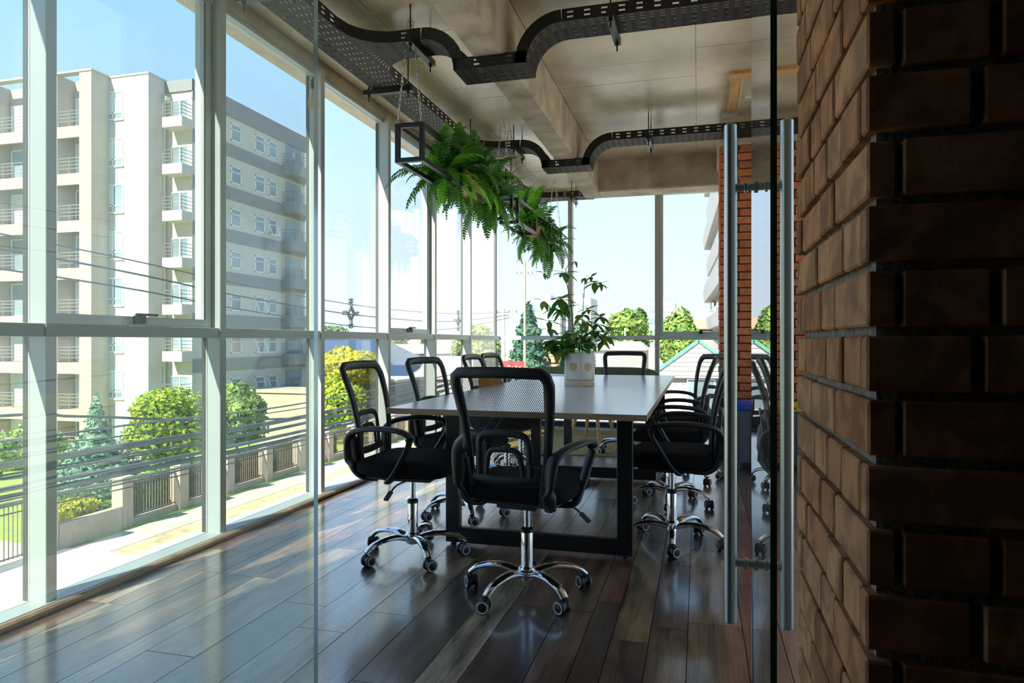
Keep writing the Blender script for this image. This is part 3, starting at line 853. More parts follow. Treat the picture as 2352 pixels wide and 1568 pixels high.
# ================================================================== TABLES
def table(y0, y1, label, front, rear):
    x0, x1 = -1.545, -.232; t = thing('meeting_table', label, 'table', ((x0+x1)/2, (y0+y1)/2, 0), group='tables pushed together end to end')
    cx = (x0+x1)/2; W = x1-x0; L = y1-y0
    MB().box(-W/2+.002, W/2-.002, -L/2+.002, L/2-.002, .721, .750).build('tabletop', 'table_top', t, smooth=False)
    m = MB()
    for s_ in (-1, 1):
        m.box(-W/2, W/2, s_*L/2-.002 if s_ > 0 else -L/2, L/2 if s_ > 0 else -L/2+.002, .7205, .7492)
        m.box(W/2*s_-.002 if s_ > 0 else -W/2, W/2 if s_ > 0 else -W/2+.002, -L/2+.002, L/2-.002, .7205, .7492)
    m.build('edge_band', 'table_edge', t, smooth=False)
    xa, xb = -1.315-cx, -.318-cx; q = .080; d = .040
    for yy in [-L/2+.27]*front:
        f = MB()
        f.chamfer(xa, xa+q, yy-d/2, yy+d/2, .014, .720, .004); f.chamfer(xb-q, xb, yy-d/2, yy+d/2, .014, .720, .004)
        f.chamfer(xa+q, xb-q, yy-d/2, yy+d/2, .014, .094, .004);
        fo = f.build('leg_frame', 'black_steel', t, smooth=False)
        for xx in (xa+.04, xb-.04): MB().lathe([(.016, 0), (.016, .014)], 12, (xx, yy, 0)).build('levelling_foot', 'black_plastic', fo)
    for xx in [xa+.04, xb-.04]*rear: MB().chamfer(xx-.04, xx+.04, L/2-.20, L/2-.16, 0, .720, .004).build('leg', 'black_steel', t, smooth=False)
    for xx in (xa+.04, xb-.04): MB().box(xx-.03, xx+.03, -L/2+.25, L/2-.05, .7145, .7205).build('fixing_plate', 'black_steel', t, smooth=False)
    return t
table(3.20, 5.128, 'pale laminate table with tan edge, nearer half of the long meeting table', 1, 0)
table(5.132, 6.98, 'pale laminate table, farther half of the long meeting table', 1, 1)
pp = MB().box(-.10, .10, -.15, .15, 0, .0008).build('paper_sheet', 'paper', None, (-1.33, 6.72, .7505), smooth=False)
tag(pp, 'sheet of white paper lying on the table left of the plant pot', 'paper')

# ================================================================== OFFICE CHAIRS
def superbox(hx, hy, hz, e=.38, nu=28, nv=14):
    m = MB(); sg = lambda v, p: math.copysign(abs(v)**p, v); vs = []; fs = []
    for i in range(nv+1):
        a = -math.pi/2 + math.pi*i/nv
        for j in range(nu):
            b = 2*math.pi*j/nu
            vs.append((hx*sg(math.cos(a), e*1.3)*sg(math.cos(b), e), hy*sg(math.cos(a), e*1.3)*sg(math.sin(b), e), hz*sg(math.sin(a), e*1.6)))
    for i in range(nv):
        for j in range(nu):
            j2 = (j+1) % nu; fs.append((i*nu+j, i*nu+j2, (i+1)*nu+j2, (i+1)*nu+j))
    m.add(vs, fs); return m
def back_y(z):
    """side profile of the backrest (y behind the seat centre)"""
    t = (z-.44)/(.965-.44); return -.200 - .015*t - .080*t*t*t
def back_hw(z):
    t = (z-.44)/(.965-.44); return .152 + .050*min(1, t*1.1)
def make_chair():
    t = thing('office_chair', 'black mesh office chair', 'chair')
    # seat
    s_ = superbox(.240, .235, .046)
    s_.v = [(x, y, z + .474 - max(0, y-.10)**2*.9 + (.010*(abs(x)/.24)**3 if z > 0 else 0)) for x, y, z in s_.v]
    s_.build('seat', 'black_fabric', t, angle=80)
    MB().chamfer(-.19, .19, -.17, .17, .418, .436, .006).chamfer(-.09, .09, -.13, .13, .392, .420, .008).build('seat_plate', 'black_plastic', t, smooth=False)
    # gas lift and hub
    MB().lathe([(.0135, .285), (.0135, .395)], 20).build('piston', 'chrome', t)
    c = MB().lathe([(.0265, .085), (.0265, .272), (.0255, .275)], 24).build('lift_column', 'chrome', t)
    MB().lathe([(.0275, .270), (.0275, .284), (.020, .290), (.0145, .292)], 24).build('collar', 'black_plastic', c)
    b = MB().lathe([(.022, .062), (.030, .066), (.040, .085), (.042, .105), (.034, .118), (.028, .124)], 24).build('hub', 'chrome', t)
    for k in range(5):
        a = R(90 + 72*k + 20); d = Vector((math.cos(a), math.sin(a), 0))
        pts = smooth_path([d*.030+Vector((0,0,.094)), d*.10+Vector((0,0,.112)), d*.17+Vector((0,0,.110)), d*.232+Vector((0,0,.094)), d*.270+Vector((0,0,.066))], 5)
        n = len(pts); MB().tube(pts, [.026 - .009*i/(n-1) for i in range(n)], 12, flat=.62).build('base_leg', 'chrome', t)
        e = d*.266; ang = a + R((37, -50, 120, 10, -80)[k])
        cs = MB(); cs.lathe([(.0055, .045), (.0055, .070)], 10)
        f = Vector((math.cos(ang), math.sin(ang), 0)); ax = Vector((-f.y, f.x, 0))
        pc = f*-.012 + Vector((0, 0, .0285))
        rot = ax.to_track_quat('Z', 'Y').to_matrix()
        cs.lathe([(.0, -.010), (.0235, -.010), (.0235, .010), (0, .010)], 18, pc + Vector((0,0,.004)), 0, rot)
        co = cs.build('caster', 'black_plastic', t, e)
        for s2 in (-1, 1):
            w = MB(); w.lathe([(0, .0005), (.0278, .0005), (.0285, .003), (.0285, .013), (.0255, .0165)], 22, pc + ax*s2*.009, 0, (ax*s2).to_track_quat('Z', 'Y').to_matrix())
            w.lathe([(.0255, .0160), (.0245, .0180), (.0195, .0180), (.0185, .0165)], 22, pc + ax*s2*.009, 1, (ax*s2).to_track_quat('Z', 'Y').to_matrix())
            w.lathe([(.0185, .0165), (.012, .0195), (0, .020)], 22, pc + ax*s2*.009, 0, (ax*s2).to_track_quat('Z', 'Y').to_matrix())
            w.build('wheel', ['black_plastic', 'caster_white'], co)
    # height lever on the right
    l = MB().tube(smooth_path([(.10, .02, .405), (.20, .0, .398), (.25, -.01, .372)], 4), .0045, 6)
    l.bar((.245, -.009, .376), (.285, -.018, .345), .022, .010); l.build('lever', 'black_plastic', t)
    # backrest: frame, woven mesh, lumbar bracket
    zs = [.47 + (.965-.47)*i/22 for i in range(23)]
    left = [(-back_hw(z), back_y(z), z) for z in zs]; rc = .026
    path = left[:-2]; zt = .965; hw = back_hw(zt)
    path += [(-hw+.006, back_y(zt-.012), zt-.016), (-hw+rc, back_y(zt), zt)]
    path += [(-hw+rc + (2*hw-2*rc)*i/6, back_y(zt) - .012*math.sin(math.pi*i/6), zt + .004*math.sin(math.pi*i/6)) for i in range(1, 6)]
    path += [(-p[0], p[1], p[2]) for p in path[:len(left)][::-1]]
    n = len(path); rad = []
    for p in path: rad.append(.0170 + .007*max(0, min(1, (p[2]-.6)/.3)))
    MB().tube(path, rad, 8, flat=.62, up=(0, 1, 0)).build('back_frame', 'black_plastic', t, angle=60)
    m = MB(); us = [i/10 for i in range(11)]; vz = [.50 + (.955-.50)*i/16 for i in range(17)]; m.uv = []
    vs = []; fs = []
    for z in vz:
        for u in us:
            w = back_hw(z)-.004; xx = (2*u-1)*w; yy = back_y(z) - .016*math.sin(math.pi*u) - .002
            vs.append((xx, yy, z)); m.uv.append((xx, z))
    for i in range(16):
        for j in range(10): fs.append((i*11+j, i*11+j+1, (i+1)*11+j+1, (i+1)*11+j))
    m.add(vs, fs); m.build('mesh_panel', 'mesh_cloth', t)
    lb = MB()
    def bp(x, z): return (x, back_y(z) - .030 - .010*(1-(abs(x)/.16)**2), z)
    lb.tube(smooth_path([bp(-.138, .545), bp(-.07, .537), bp(0, .534), bp(.07, .537), bp(.138, .545)], 5), .019, 10, flat=.45, up=(0, 1, 0))
    lb.tube(smooth_path([bp(-.112, .545), bp(-.110, .62), bp(-.106, .690), bp(-.08, .720), bp(0, .726), bp(.08, .720), bp(.106, .690), bp(.110, .62), bp(.112, .545)], 5), .015, 10, flat=.45, up=(0, 1, 0))
    lb.tube(smooth_path([bp(-.082, .545), bp(-.075, .60), bp(-.066, .640), bp(-.045, .657), bp(0, .660), bp(.045, .657), bp(.066, .640), bp(.075, .60), bp(.082, .545)], 5), .012, 10, flat=.45, up=(0, 1, 0))
    lb.build('lumbar_bracket', 'black_plastic', t, angle=60)
    for s2 in (-1, 1):
        pts = [(.150, -.12, .416), (.176, -.19, .425), (.188, -.238, .475), (.196, -.252, .550), (.206, -.244, .620), (.230, -.195, .658), (.260, -.085, .674), (.270, .02, .671), (.268, .080, .652), (.262, .092, .615), (.250, .055, .545), (.236, .005, .465), (.222, -.035, .418), (.16, -.05, .412)]
        sp = smooth_path([(x*s2, y, z) for x, y, z in pts], 5); n = len(sp); rad = []
        for i in range(n):
            q = i/(n-1); rad.append(.030 if .12 < q < .34 else (.025 if q < .66 else .021))
        for _ in range(3): rad = [rad[max(0, i-1)]*.25 + rad[i]*.5 + rad[min(n-1, i+1)]*.25 for i in range(n)]
        ao = MB().tube(sp, rad, 10, flat=.55, up=(s2*-.35, 0, 0) if False else (0, -.2, 1)).build('armrest', 'black_plastic', t, angle=60)
        sm = MB()
        for zz in (.515, .585):
            sm.lathe([(0, .006), (.006, .005), (.0075, 0)], 10, (s2*(back_hw(zz)+.035), back_y(zz)-.055, zz), 0, Matrix.Rotation(R(90), 3, 'X'))
        sm.build('screw', 'zinc', ao)
    for s2 in (-1, 1):
        br = MB().bar((s2*.165, -.218, .448), (s2*.190, -.235, .62), .05, .022, up=(0, 1, 0)); br.bar((s2*.10, -.10, .424), (s2*.172, -.222, .452), .05, .02)
        br.build('back_bracket', 'black_plastic', t, bevel=.004, smooth=False)
    return t
chair0 = make_chair()
chairs = [(-.715, 2.86, -8, 'black mesh office chair at the near head of the table, back to camera'),
    (-1.405, 3.22, -89, 'black mesh office chair at the near left corner of the table by the window'),
    (-1.42, 4.05, -99, 'second black mesh office chair from the front along the window side'),
    (-1.44, 5.12, -91, 'third black mesh office chair from the front along the window side'),
    (-1.48, 5.72, -95, 'black mesh office chair farthest along the window side of the table'),
    (-.14, 3.80, 90, 'black mesh office chair nearest on the right side, beside the glass door'),
    (-.19, 4.72, 88, 'second black mesh office chair on the right side of the table'),
    (-.10, 5.55, 125, 'third black mesh office chair on the right side, turned, partly behind the door handle'),
    (-.72, 6.80, 183, 'black mesh office chair at the far head of the table, facing the camera')]
for i, (x, y, a, lab) in enumerate(chairs):
    o = chair0 if i == 0 else clone(chair0)
    o.location = (x, y, 0); o.rotation_euler = (0, 0, R(a)); o['label'] = lab; o['group'] = 'black mesh office chairs around the table'
cu = superbox(.20, .055, .17, .5); co_ = cu.build('cushion', 'mustard', None, (-1.57, 5.16, .70), angle=80)
co_.rotation_euler = (R(14), 0, R(-92)); tag(co_, 'mustard yellow cushion leaning in the third window-side chair', 'cushion')

# ================================================================== LOUNGE CORNER
sf = thing('sofa', 'low dark green upholstered sofa by the back window', 'sofa', (-1.34, 8.28, 0))
b = superbox(.89, .10, .20, .25); b.v = [(x, y+.17, z+.575) for x, y, z in b.v]; b.build('backrest', 'sofa_green', sf, angle=80)
b = superbox(.88, .33, .11, .25); b.v = [(x, y-.05, z+.34) for x, y, z in b.v]; b.build('seat', 'sofa_green', sf, angle=80)
for xx in (-.6, -.2, .2, .6):
    m = MB().tube([(xx, .068, .42), (xx, .064, .60), (xx, .07, .72)], .006, 6); m.build('seam', 'sofa_green', sf)
for xx in (-.78, .78):
    for yy in (-.30, .20): MB().tube([(xx, yy, 0), (xx*.97, yy*.93, .25)], [.014, .024], 10).build('leg', 'pine', sf)
st = thing('stool', 'round wooden stool on splayed pine legs under the far table end', 'stool', (-1.14, 7.56, 0))
MB().lathe([(0, .40), (.22, .40), (.235, .41), (.235, .43), (.22, .44), (0, .44)], 28).build('seat', 'pine', st)
for k in range(4):
    a = R(25 + 90*k); MB().tube([(.26*math.cos(a), .26*math.sin(a), 0), (.15*math.cos(a), .15*math.sin(a), .402)], [.016, .024], 10).build('leg', 'pine', st)
rg = MB().chamfer(-.95, .95, -.95, .95, .0005, .009, .003).build('rug', 'rug', None, (-1.15, 7.42, 0), smooth=False)
tag(rg, 'flat woven yellow and cream rug beneath the far end of the table', 'rug')

# ================================================================== BINS
def bin_(x, y, lid, label):
    t = thing('recycling_bin', label, 'bin', (x, y, 0), group='slim recycling bins at the brick pillar')
    m = MB(); vs = []
    for z, hx, hy in ((.0, .085, .12), (.03, .085, .12), (.045, .064, .10), (.50, .070, .105)):
        vs += [(-hx, -hy, z), (hx, -hy, z), (hx, hy, z), (-hx, hy, z)]
    fs = [(3, 2, 1, 0), (12, 13, 14, 15)]
    for i in range(3):
        for j in range(4): j2 = (j+1) % 4; fs.append((i*4+j, i*4+j2, i*4+4+j2, i*4+4+j))
    m.add(vs, fs); m.build('body', 'grey_plastic', t, bevel=.006, smooth=False)
    m = MB(); vs = []
    for z, hx, hy in ((.50, .074, .11), (.505, .082, .118), (.555, .080, .116), (.572, .066, .10)):
        vs += [(-hx, -hy, z), (hx, -hy, z), (hx, hy, z), (-hx, hy, z)]
    m.add(vs, fs); lo = m.build('lid', lid, t, bevel=.006, smooth=False)
    MB().box(-.03, .035, -.1205, -.1175, .522, .540).build('sticker', 'label_red', lo, smooth=False)
    MB().chamfer(-.03, .045, -.135, -.095, .012, .06, .004).build('pedal', 'bin_black', t, smooth=False)
    m = MB()
    for xx in (-.045, .045): m.box(xx-.004, xx+.004, -.1075, -.100, .06, .48)
    m.build('rib', 'grey_plastic', t, smooth=False)
bin_(.385, 6.23, 'blue_plastic', 'slim grey recycling bin with blue lid at the brick pillar')
bin_(.745, 6.23, 'yellow_plastic', 'slim grey recycling bin with yellow lid, right of the glass door')

# ================================================================== POTTED SCHEFFLERA
PX, PY, PZ0 = -.885, 5.20, .7505
pot = thing('plant_pot', 'white cylindrical pot with tan dots and tan saucer on the table', 'plant pot', (PX, PY, PZ0))
PR = .116
MB().lathe([(0, .028), (PR-.006, .028), (PR-.002, .040), (PR, .050), (PR, .252), (PR-.002, .256), (PR-.010, .256), (PR-.012, .23), (0, .23)], 48).build('pot_body', 'pot_white', pot)
MB().lathe([(0, 0), (PR-.004, 0), (PR+.001, .004), (PR+.001, .030), (PR-.004, .033), (PR-.012, .030), (PR-.012, .01), (0, .01)], 48).build('saucer', 'saucer', pot)
MB().lathe([(0, .231), (PR-.014, .231), (PR-.014, .238), (0, .243)], 24).build('soil', 'soil', pot)
MB().lathe([(PR-.003, .038), (PR+.0008, .046), (PR+.0008, .052), (PR, .053)], 48).build('tan_band', 'pot_tan', pot)
for k in range(6):
    a0 = R(-45 + 60*k); m = MB(); Q = PR+.0009; vs = [(Q*math.cos(a0), Q*math.sin(a0), .148)]; fs = [(0, j+1, (j+1) % 20+1) for j in range(20)]
    for i in range(1, 6):
        for j in range(20):
            q = 2*math.pi*j/20; rr_ = .034*i/5; da = rr_*math.cos(q)/PR; vs.append((Q*math.cos(a0+da), Q*math.sin(a0+da), .148+rr_*math.sin(q)))
            if i > 1: j2 = (j+1) % 20; fs.append((1+(i-2)*20+j, 1+(i-1)*20+j, 1+(i-1)*20+j2, 1+(i-2)*20+j2))
    m.add(vs, fs); m.build('tan_dot', 'pot_tan', pot)
    a1 = a0 + R(30); c = (PR*math.cos(a1), PR*math.sin(a1))
    MB().tube([(c[0], c[1], .055), (c[0], c[1], .245)], .0013, 5).build('tan_line', 'pot_tan', pot)
cr, sr = math.cos(R(15.3)), math.sin(R(15.3))
def pp_(x, y, dep=0.0):
    """a point of the plant, laid out in metres across / up / towards the window from the pot"""
    u = (x-742)*.00066; z = .256 + (1130-y)*.00066
    return Vector((u*cr - dep*sr, u*sr + dep*cr, z))
sch = thing('schefflera', 'tall umbrella plant with glossy, partly yellow leaves in the white pot', 'plant', (PX, PY, PZ0))
stA = [pp_(675, 1170), pp_(668, 900, .01), pp_(655, 640, .02), pp_(620, 440, .01), pp_(595, 330, 0), pp_(580, 200, -.01), pp_(600, 130, -.01), pp_(690, 70, 0)]
stB = [pp_(782, 1170, .02), pp_(770, 940, .03), pp_(790, 600, .03), pp_(806, 330, .02)]
stC = [pp_(740, 1170, -.03), pp_(735, 1040, -.04), pp_(700, 960, -.05)]
for s_, r_ in ((stA, .0058), (stB, .0052), (stC, .005)):
    q = smooth_path(s_, 6); MB().tube(q, [r_*(1-.65*i/(len(q)-1)) for i in range(len(q))], 7).build('stem', 'stem_green', sch)
def leaflet_mesh(mat):
    m = MB(); n = 8; vs = []; fs = []
    for i in range(n+1):
        t = i/n; w = .205*math.sin(math.pi*min(1, t**.75))**.8 if 0 < t < 1 else .012
        z = -.11*t*t
        for s_ in (-1, 0, 1): vs.append((s_*w, t, z + abs(s_)*.05*math.sin(math.pi*t)))
    for i in range(n):
        for j in range(2): fs.append((i*3+j, i*3+j+1, i*3+4+j, i*3+3+j))
    m.add(vs, fs); return m.mesh('leaf', mat)
LF = {k: leaflet_mesh(k) for k in ('schefflera', 'schefflera_yellow')}
rs = random.Random(9)
umb = [(575, 205, .0, 7, .088, .1, 0), (335, 195, .06, 3, .055, .1, 0), (690, 72, 0, 3, .045, 0, 0), (806, 262, .02, 5, .040, 0, 0), (915, 325, -.03, 4, .085, .1, 0), (1000, 328, .02, 6, .055, .1, 0), (880, 250, .0, 3, .06, 0, 0),
    (330, 528, .05, 4, .085, .1, 0), (520, 515, -.05, 9, .108, .05, 1), (600, 470, .07, 5, .08, 0, 0), (850, 625, .04, 6, .078, 0, 0), (990, 715, -.03, 7, .090, .4, 1), (395, 768, .05, 4, .095, 0, 0), (385, 850, -.02, 3, .09, 0, 0), (690, 900, -.06, 6, .090, .2, 0), (820, 770, .08, 6, .085, .2, 0),
    (885, 890, -.05, 8, .105, .3, 1), (1090, 878, .03, 6, .095, .3, 0), (420, 985, -.05, 8, .120, .1, 1), (560, 1010, .04, 7, .105, .3, 0), (650, 1060, -.07, 8, .115, .5, 1), (1010, 1000, -.02, 7, .085, .3, 1), (380, 1185, .02, 4, .06, .1, 0), (740, 960, .06, 6, .095, .2, 0), (960, 900, .08, 6, .09, .1, 0), (500, 1100, -.06, 6, .10, .3, 0), (930, 1040, .03, 5, .085, .3, 0), (600, 900, .05, 6, .10, .2, 0), (470, 1050, .03, 6, .11, .2, 0), (620, 980, -.04, 7, .11, .4, 0), (780, 1020, -.06, 6, .10, .2, 0), (870, 990, .06, 6, .10, .3, 0), (360, 1060, -.04, 6, .11, .0, 0), (560, 1130, -.09, 6, .10, .5, 0), (1050, 950, -.04, 6, .09, .4, 0), (450, 620, .0, 6, .10, 0, 0), (560, 620, -.04, 5, .10, .1, 0), (780, 690, -.02, 5, .09, .1, 0), (940, 800, .0, 6, .095, .3, 0)]
allst = [p for s_ in (stA, stB, stC) for p in smooth_path(s_, 6)]
for x, y, dep, n, L, yel, front in umb:
    c = pp_(x, y, dep); near = min(allst, key=lambda p: (p-c).length + max(0, p.z-c.z-.02)*2)
    if (near-c).length > .012:
        mid = near.lerp(c, .5) + Vector((0, 0, .015)); MB().tube(smooth_path([near, mid, c], 5), .0017, 5).build('petiole', 'stem_green', sch)
    for k in range(n):
        az = 2*math.pi*k/n + rs.uniform(-.25, .25); e = R(rs.uniform(-48, 22)) if L > .07 else R(rs.uniform(-60, 30))
        mat = 'schefflera_yellow' if rs.random() < yel else 'schefflera'
        o = put('leaf', LF[mat], sch, c); s_ = L*rs.uniform(.95, 1.35); s_ *= 1.10; o.scale = (s_, s_, s_)
        o.rotation_euler = (Matrix.Rotation(az, 3, 'Z') @ Matrix.Rotation(e, 3, 'X')).to_euler()

# ================================================================== OUTSIDE
ZG = -5.1
def land(name, mat, b, z): 
    o = MB().box(*b, z-.3, z).build(name, mat, smooth=False); o['kind'] = 'structure'; return o
land('ground', 'far_ground', (-260, 160, -60, 420), ZG-.03)
land('road', 'asphalt', (-14.9, 1.5, -60, 90), ZG-.01)
MB().box(-14.95, -14.75, -60, 90, ZG-.2, ZG+.05).build('curb', 'curb', smooth=False)['kind'] = 'structure'
land('verge', 'dry_grass', (-16.7, -14.95, -60, 90), ZG)
land('pavement', 'pavement', (-18.05, -16.7, -60, 90), ZG+.01)
land('driveway', 'pavement', (-30, -14.9, 8, 16.2), ZG+.02)
land('grass_strip', 'lawn', (-18.45, -18.05, 17, 90), ZG+.005)
land('lawn', 'lawn', (-40, -18.7, 16.2, 90), ZG+.06)
land('cross_street', 'pavement', (-60, 40, 62, 70), ZG+.03)
land('bounce_ground', 'pavement', (3.2, 40, -30, 28), ZG+.02)  # unseen pale ground added to bounce sunlight up to the room ceiling
# our own building below the room
ob = MB().box(-2.75, 3.1, -8, 8.9, ZG, -.26).build('facade', 'stucco_cream', smooth=False); ob['kind'] = 'structure'

# ---- fence
fn = thing('garden_fence', 'iron picket fence with pale square pillars along the pavement', 'fence', (-18.55, 18.5, ZG))
posts = [18.55, 21.14, 23.75, 26.35, 29.0, 31.6, 34.2, 36.8, 39.4, 42.0, 45, 48]
for y in posts:
    MB().box(-.22, .22, y-18.5-.22, y-18.5+.22, 0, 1.62).box(-.25, .25, y-18.75, y-18.25, 1.62, 1.70).build('post', 'fence_post', fn, smooth=False)
for a, b in zip(posts[:-1], posts[1:]):
    m = MB(); y = a+.25
    while y < b-.25: m.box(-.012, .012, y-18.5-.012, y-18.5+.012, .25, 1.50); y += .13
    for z in (.30, 1.38): m.box(-.02, .02, a-18.5+.22, b-18.5-.22, z-.02, z+.02)
    o = m.build('picket_panel', 'fence_iron', fn, smooth=False)
    MB().box(-.10, .10, a-18.5+.22, b-18.5-.22, 0, .22).build('plinth', 'fence_post', fn, smooth=False)
gt = thing('driveway_gate', 'dark iron gate with pale pillars at the driveway edge', 'gate', (-18.55, 15.0, ZG))
MB().box(-.22, .22, .55, .99, 0, 2.0).build('pillar', 'pale_wall', gt, smooth=False)
m = MB(); y = -4.0
while y < .5: m.box(-.012, .012, y-.012, y+.012, .1, 1.7); y += .13
m.box(-.02, .02, -4, .55, .12, .16).box(-.02, .02, -4, .55, 1.58, 1.62); m.build('picket_panel', 'fence_iron', gt, smooth=False)
rw = MB().box(-.12, .12, 0, 2.3, 0, .75).build('retaining_wall', 'fence_post', None, (-18.45, 16.02, ZG), smooth=False)
tag(rw, 'low plastered garden wall below the yellow hedge', 'wall')

# ---- vegetation
def leaves(m, n, fn, size, rr, flat=.5):
    for _ in range(n):
        p, nrm = fn(rr); s_ = size*rr.uniform(.6, 1.3)
        d = Vector((rr.gauss(0, 1), rr.gauss(0, 1), rr.gauss(0, 1)*flat)).normalized(); nv = (nrm + Vector((rr.gauss(0,.5), rr.gauss(0,.5), rr.gauss(0,.5)))).normalized()
        d = (d - nv*d.dot(nv)).normalized(); w = nv.cross(d)*.45
        m.add([p-d*s_, p+w*s_, p+d*s_, p-w*s_], [(0, 1, 2, 3)])
def blob(c, r, lumps=9, seed=0):
    q = random.Random(seed); L = []
    for _ in range(lumps):
        v = Vector((q.gauss(0,1), q.gauss(0,1), q.gauss(0,1))).normalized(); L.append((Vector((v.x*r[0], v.y*r[1], v.z*r[2]))*.52, q.uniform(.42, .62)))
    def fn(rr):
        o, k = rr.choice(L); v = Vector((rr.gauss(0,1), rr.gauss(0,1), rr.gauss(0,1))).normalized(); dep = rr.uniform(.72, 1.0)
        return Vector(c) + o + Vector((v.x*r[0], v.y*r[1], v.z*r[2]))*k*dep, v
    return fn
def cone(c, r, h, seed=0, pw=1.0):
    def fn(rr):
        t = 1-math.sqrt(rr.random()); a = rr.uniform(0, 2*math.pi)
        rad = r*(1-t)**pw*(.80+.20*math.sin(a*7+t*40)*.5+.1*math.sin(t*55))*rr.uniform(.75, 1.03)
        return Vector(c) + Vector((rad*math.cos(a), rad*math.sin(a), t*h)), Vector((math.cos(a), math.sin(a), .5)).normalized()
    return fn
def tree(name, label, cat, base, trunk_h, trunk_r, shapes, mat, size, group=None, extra=None):
    t = thing(name, label, cat, base, 0, group); rr = random.Random(hash(label) % 1000 if False else len(label)*13 + int(abs(base[1])*10))
    MB().tube([(0, 0, -.1), (.02, .03, trunk_h*.5), (0, 0, trunk_h)], [trunk_r, trunk_r*.8, trunk_r*.5], 8).build('trunk', 'trunk', t)
    m = MB()
    for n, fn in shapes: leaves(m, n, fn, size, rr)
    m.build('foliage', mat, t, smooth=False)
    if extra:
        m = MB(); leaves(m, extra[0], extra[1], extra[2], rr); m.build('blossom', extra[3], t, smooth=False)
    return t
tree('conifer', 'blue-green cypress in the garden across the street, pointed top', 'tree', (-23.3, 21.9, ZG), 1.6, .12, [(5200, cone((0,0,.25), 1.75, 2.6, 1, .55)), (1500, cone((.1,0,1.4), .75, 2.75, 2, .8))], 'leaf_bluegreen', .13)
tree('thuja', 'large rounded yellow-green thuja in the garden across the street', 'tree', (-24.2, 27, ZG), 1.5, .15, [(9000, blob((0,0,2.25), (2.25,2.2,1.95), 16, 4))], 'leaf_lime', .15)
tree('light_tree', 'light green feathery tree beside the apartment block', 'tree', (-23.6, 31, ZG), 1.6, .12, [(5500, blob((0,0,2.2), (1.75,1.7,1.7), 11, 5))], 'leaf_light', .17)
tree('yellow_tree', 'golden yellow tree behind the fence, seen above the corner chair', 'tree', (-21.9, 40, ZG), 2.6, .15, [(6000, blob((0,0,4.5), (2.0,2.0,1.6), 12, 6))], 'leaf_yellow', .22)
tree('lime_tree', 'bright green tree at the fence below the golden tree', 'tree', (-20.4, 36.5, ZG), 1.2, .12, [(6000, blob((0,0,2.3), (1.65,1.5,1.95), 11, 7))], 'leaf_lime', .17)
tree('hedge', 'yellow and green hedge above the low garden wall', 'hedge', (-19.2, 17.1, ZG+.5), .3, .05, [(2600, blob((0,0,.35), (.55,1.1,.42), 9, 8))], 'leaf_yellow', .09)
tree('shrub', 'low green hedge at the foot of the cypress', 'shrub', (-20.2, 18.6, ZG+.05), .3, .05, [(2200, blob((0,0,.55), (.9,1.2,.55), 8, 9))], 'leaf_mid', .10)
tree('flowering_shrub', 'leafy green shrub with pale pink blossom left of the first mullion', 'shrub', (-31.2, 25.2, ZG), .5, .06, [(4200, blob((0,0,1.15), (2.2,1.4,1.2), 10, 10))], 'leaf_light', .16, None, (220, blob((0,0,1.25), (2.25,1.5,1.25), 10, 10), .10, 'leaf_flower'))
tree('hydrangea', 'pink hydrangea bush behind the cypress', 'shrub', (-24.8, 24.0, ZG), .5, .06, [(1800, blob((0,0,.9), (2.3,.55,.8), 9, 11))], 'leaf_mid', .13, None, (420, blob((0,0,1.15), (2.4,.6,.8), 9, 11), .11, 'leaf_flower'))
tree('small_shrub', 'small yellow shrub on the lawn at the left edge', 'shrub', (-29.8, 23.2, ZG), .3, .04, [(700, blob((0,0,.5), (.55,.5,.5), 6, 12))], 'leaf_yellow', .10)
tree('foundation_shrub', 'dark shrub against the foot of the apartment block', 'shrub', (-26.0, 40.6, ZG), .3, .05, [(1800, blob((0,0,.9), (.7,1.5,.95), 9, 13))], 'leaf_mid', .16)

hb = thing('clipped_hedge', 'dark clipped hedge behind the iron picket fence', 'hedge', (-19.40, 19.5, ZG))
m = MB(); rr_ = random.Random(77)
def hedge_pt(rr):
    y = rr.uniform(0, 14); s_ = rr.random()
    if s_ < .55: return Vector((.30 + rr.uniform(-.06, .03), y, rr.uniform(.05, 1.3))), Vector((1, 0, .2))
    return Vector((rr.uniform(-.3, .3), y, 1.3 + rr.uniform(-.06, .05))), Vector((0, 0, 1))
leaves(m, 6000, hedge_pt, .10, rr_); m.build('foliage', 'leaf_mid', hb, smooth=False)
MB().box(-.28, .26, 0, 14, .05, 1.25).build('hedge_core', 'leaf_dark', hb, smooth=False)

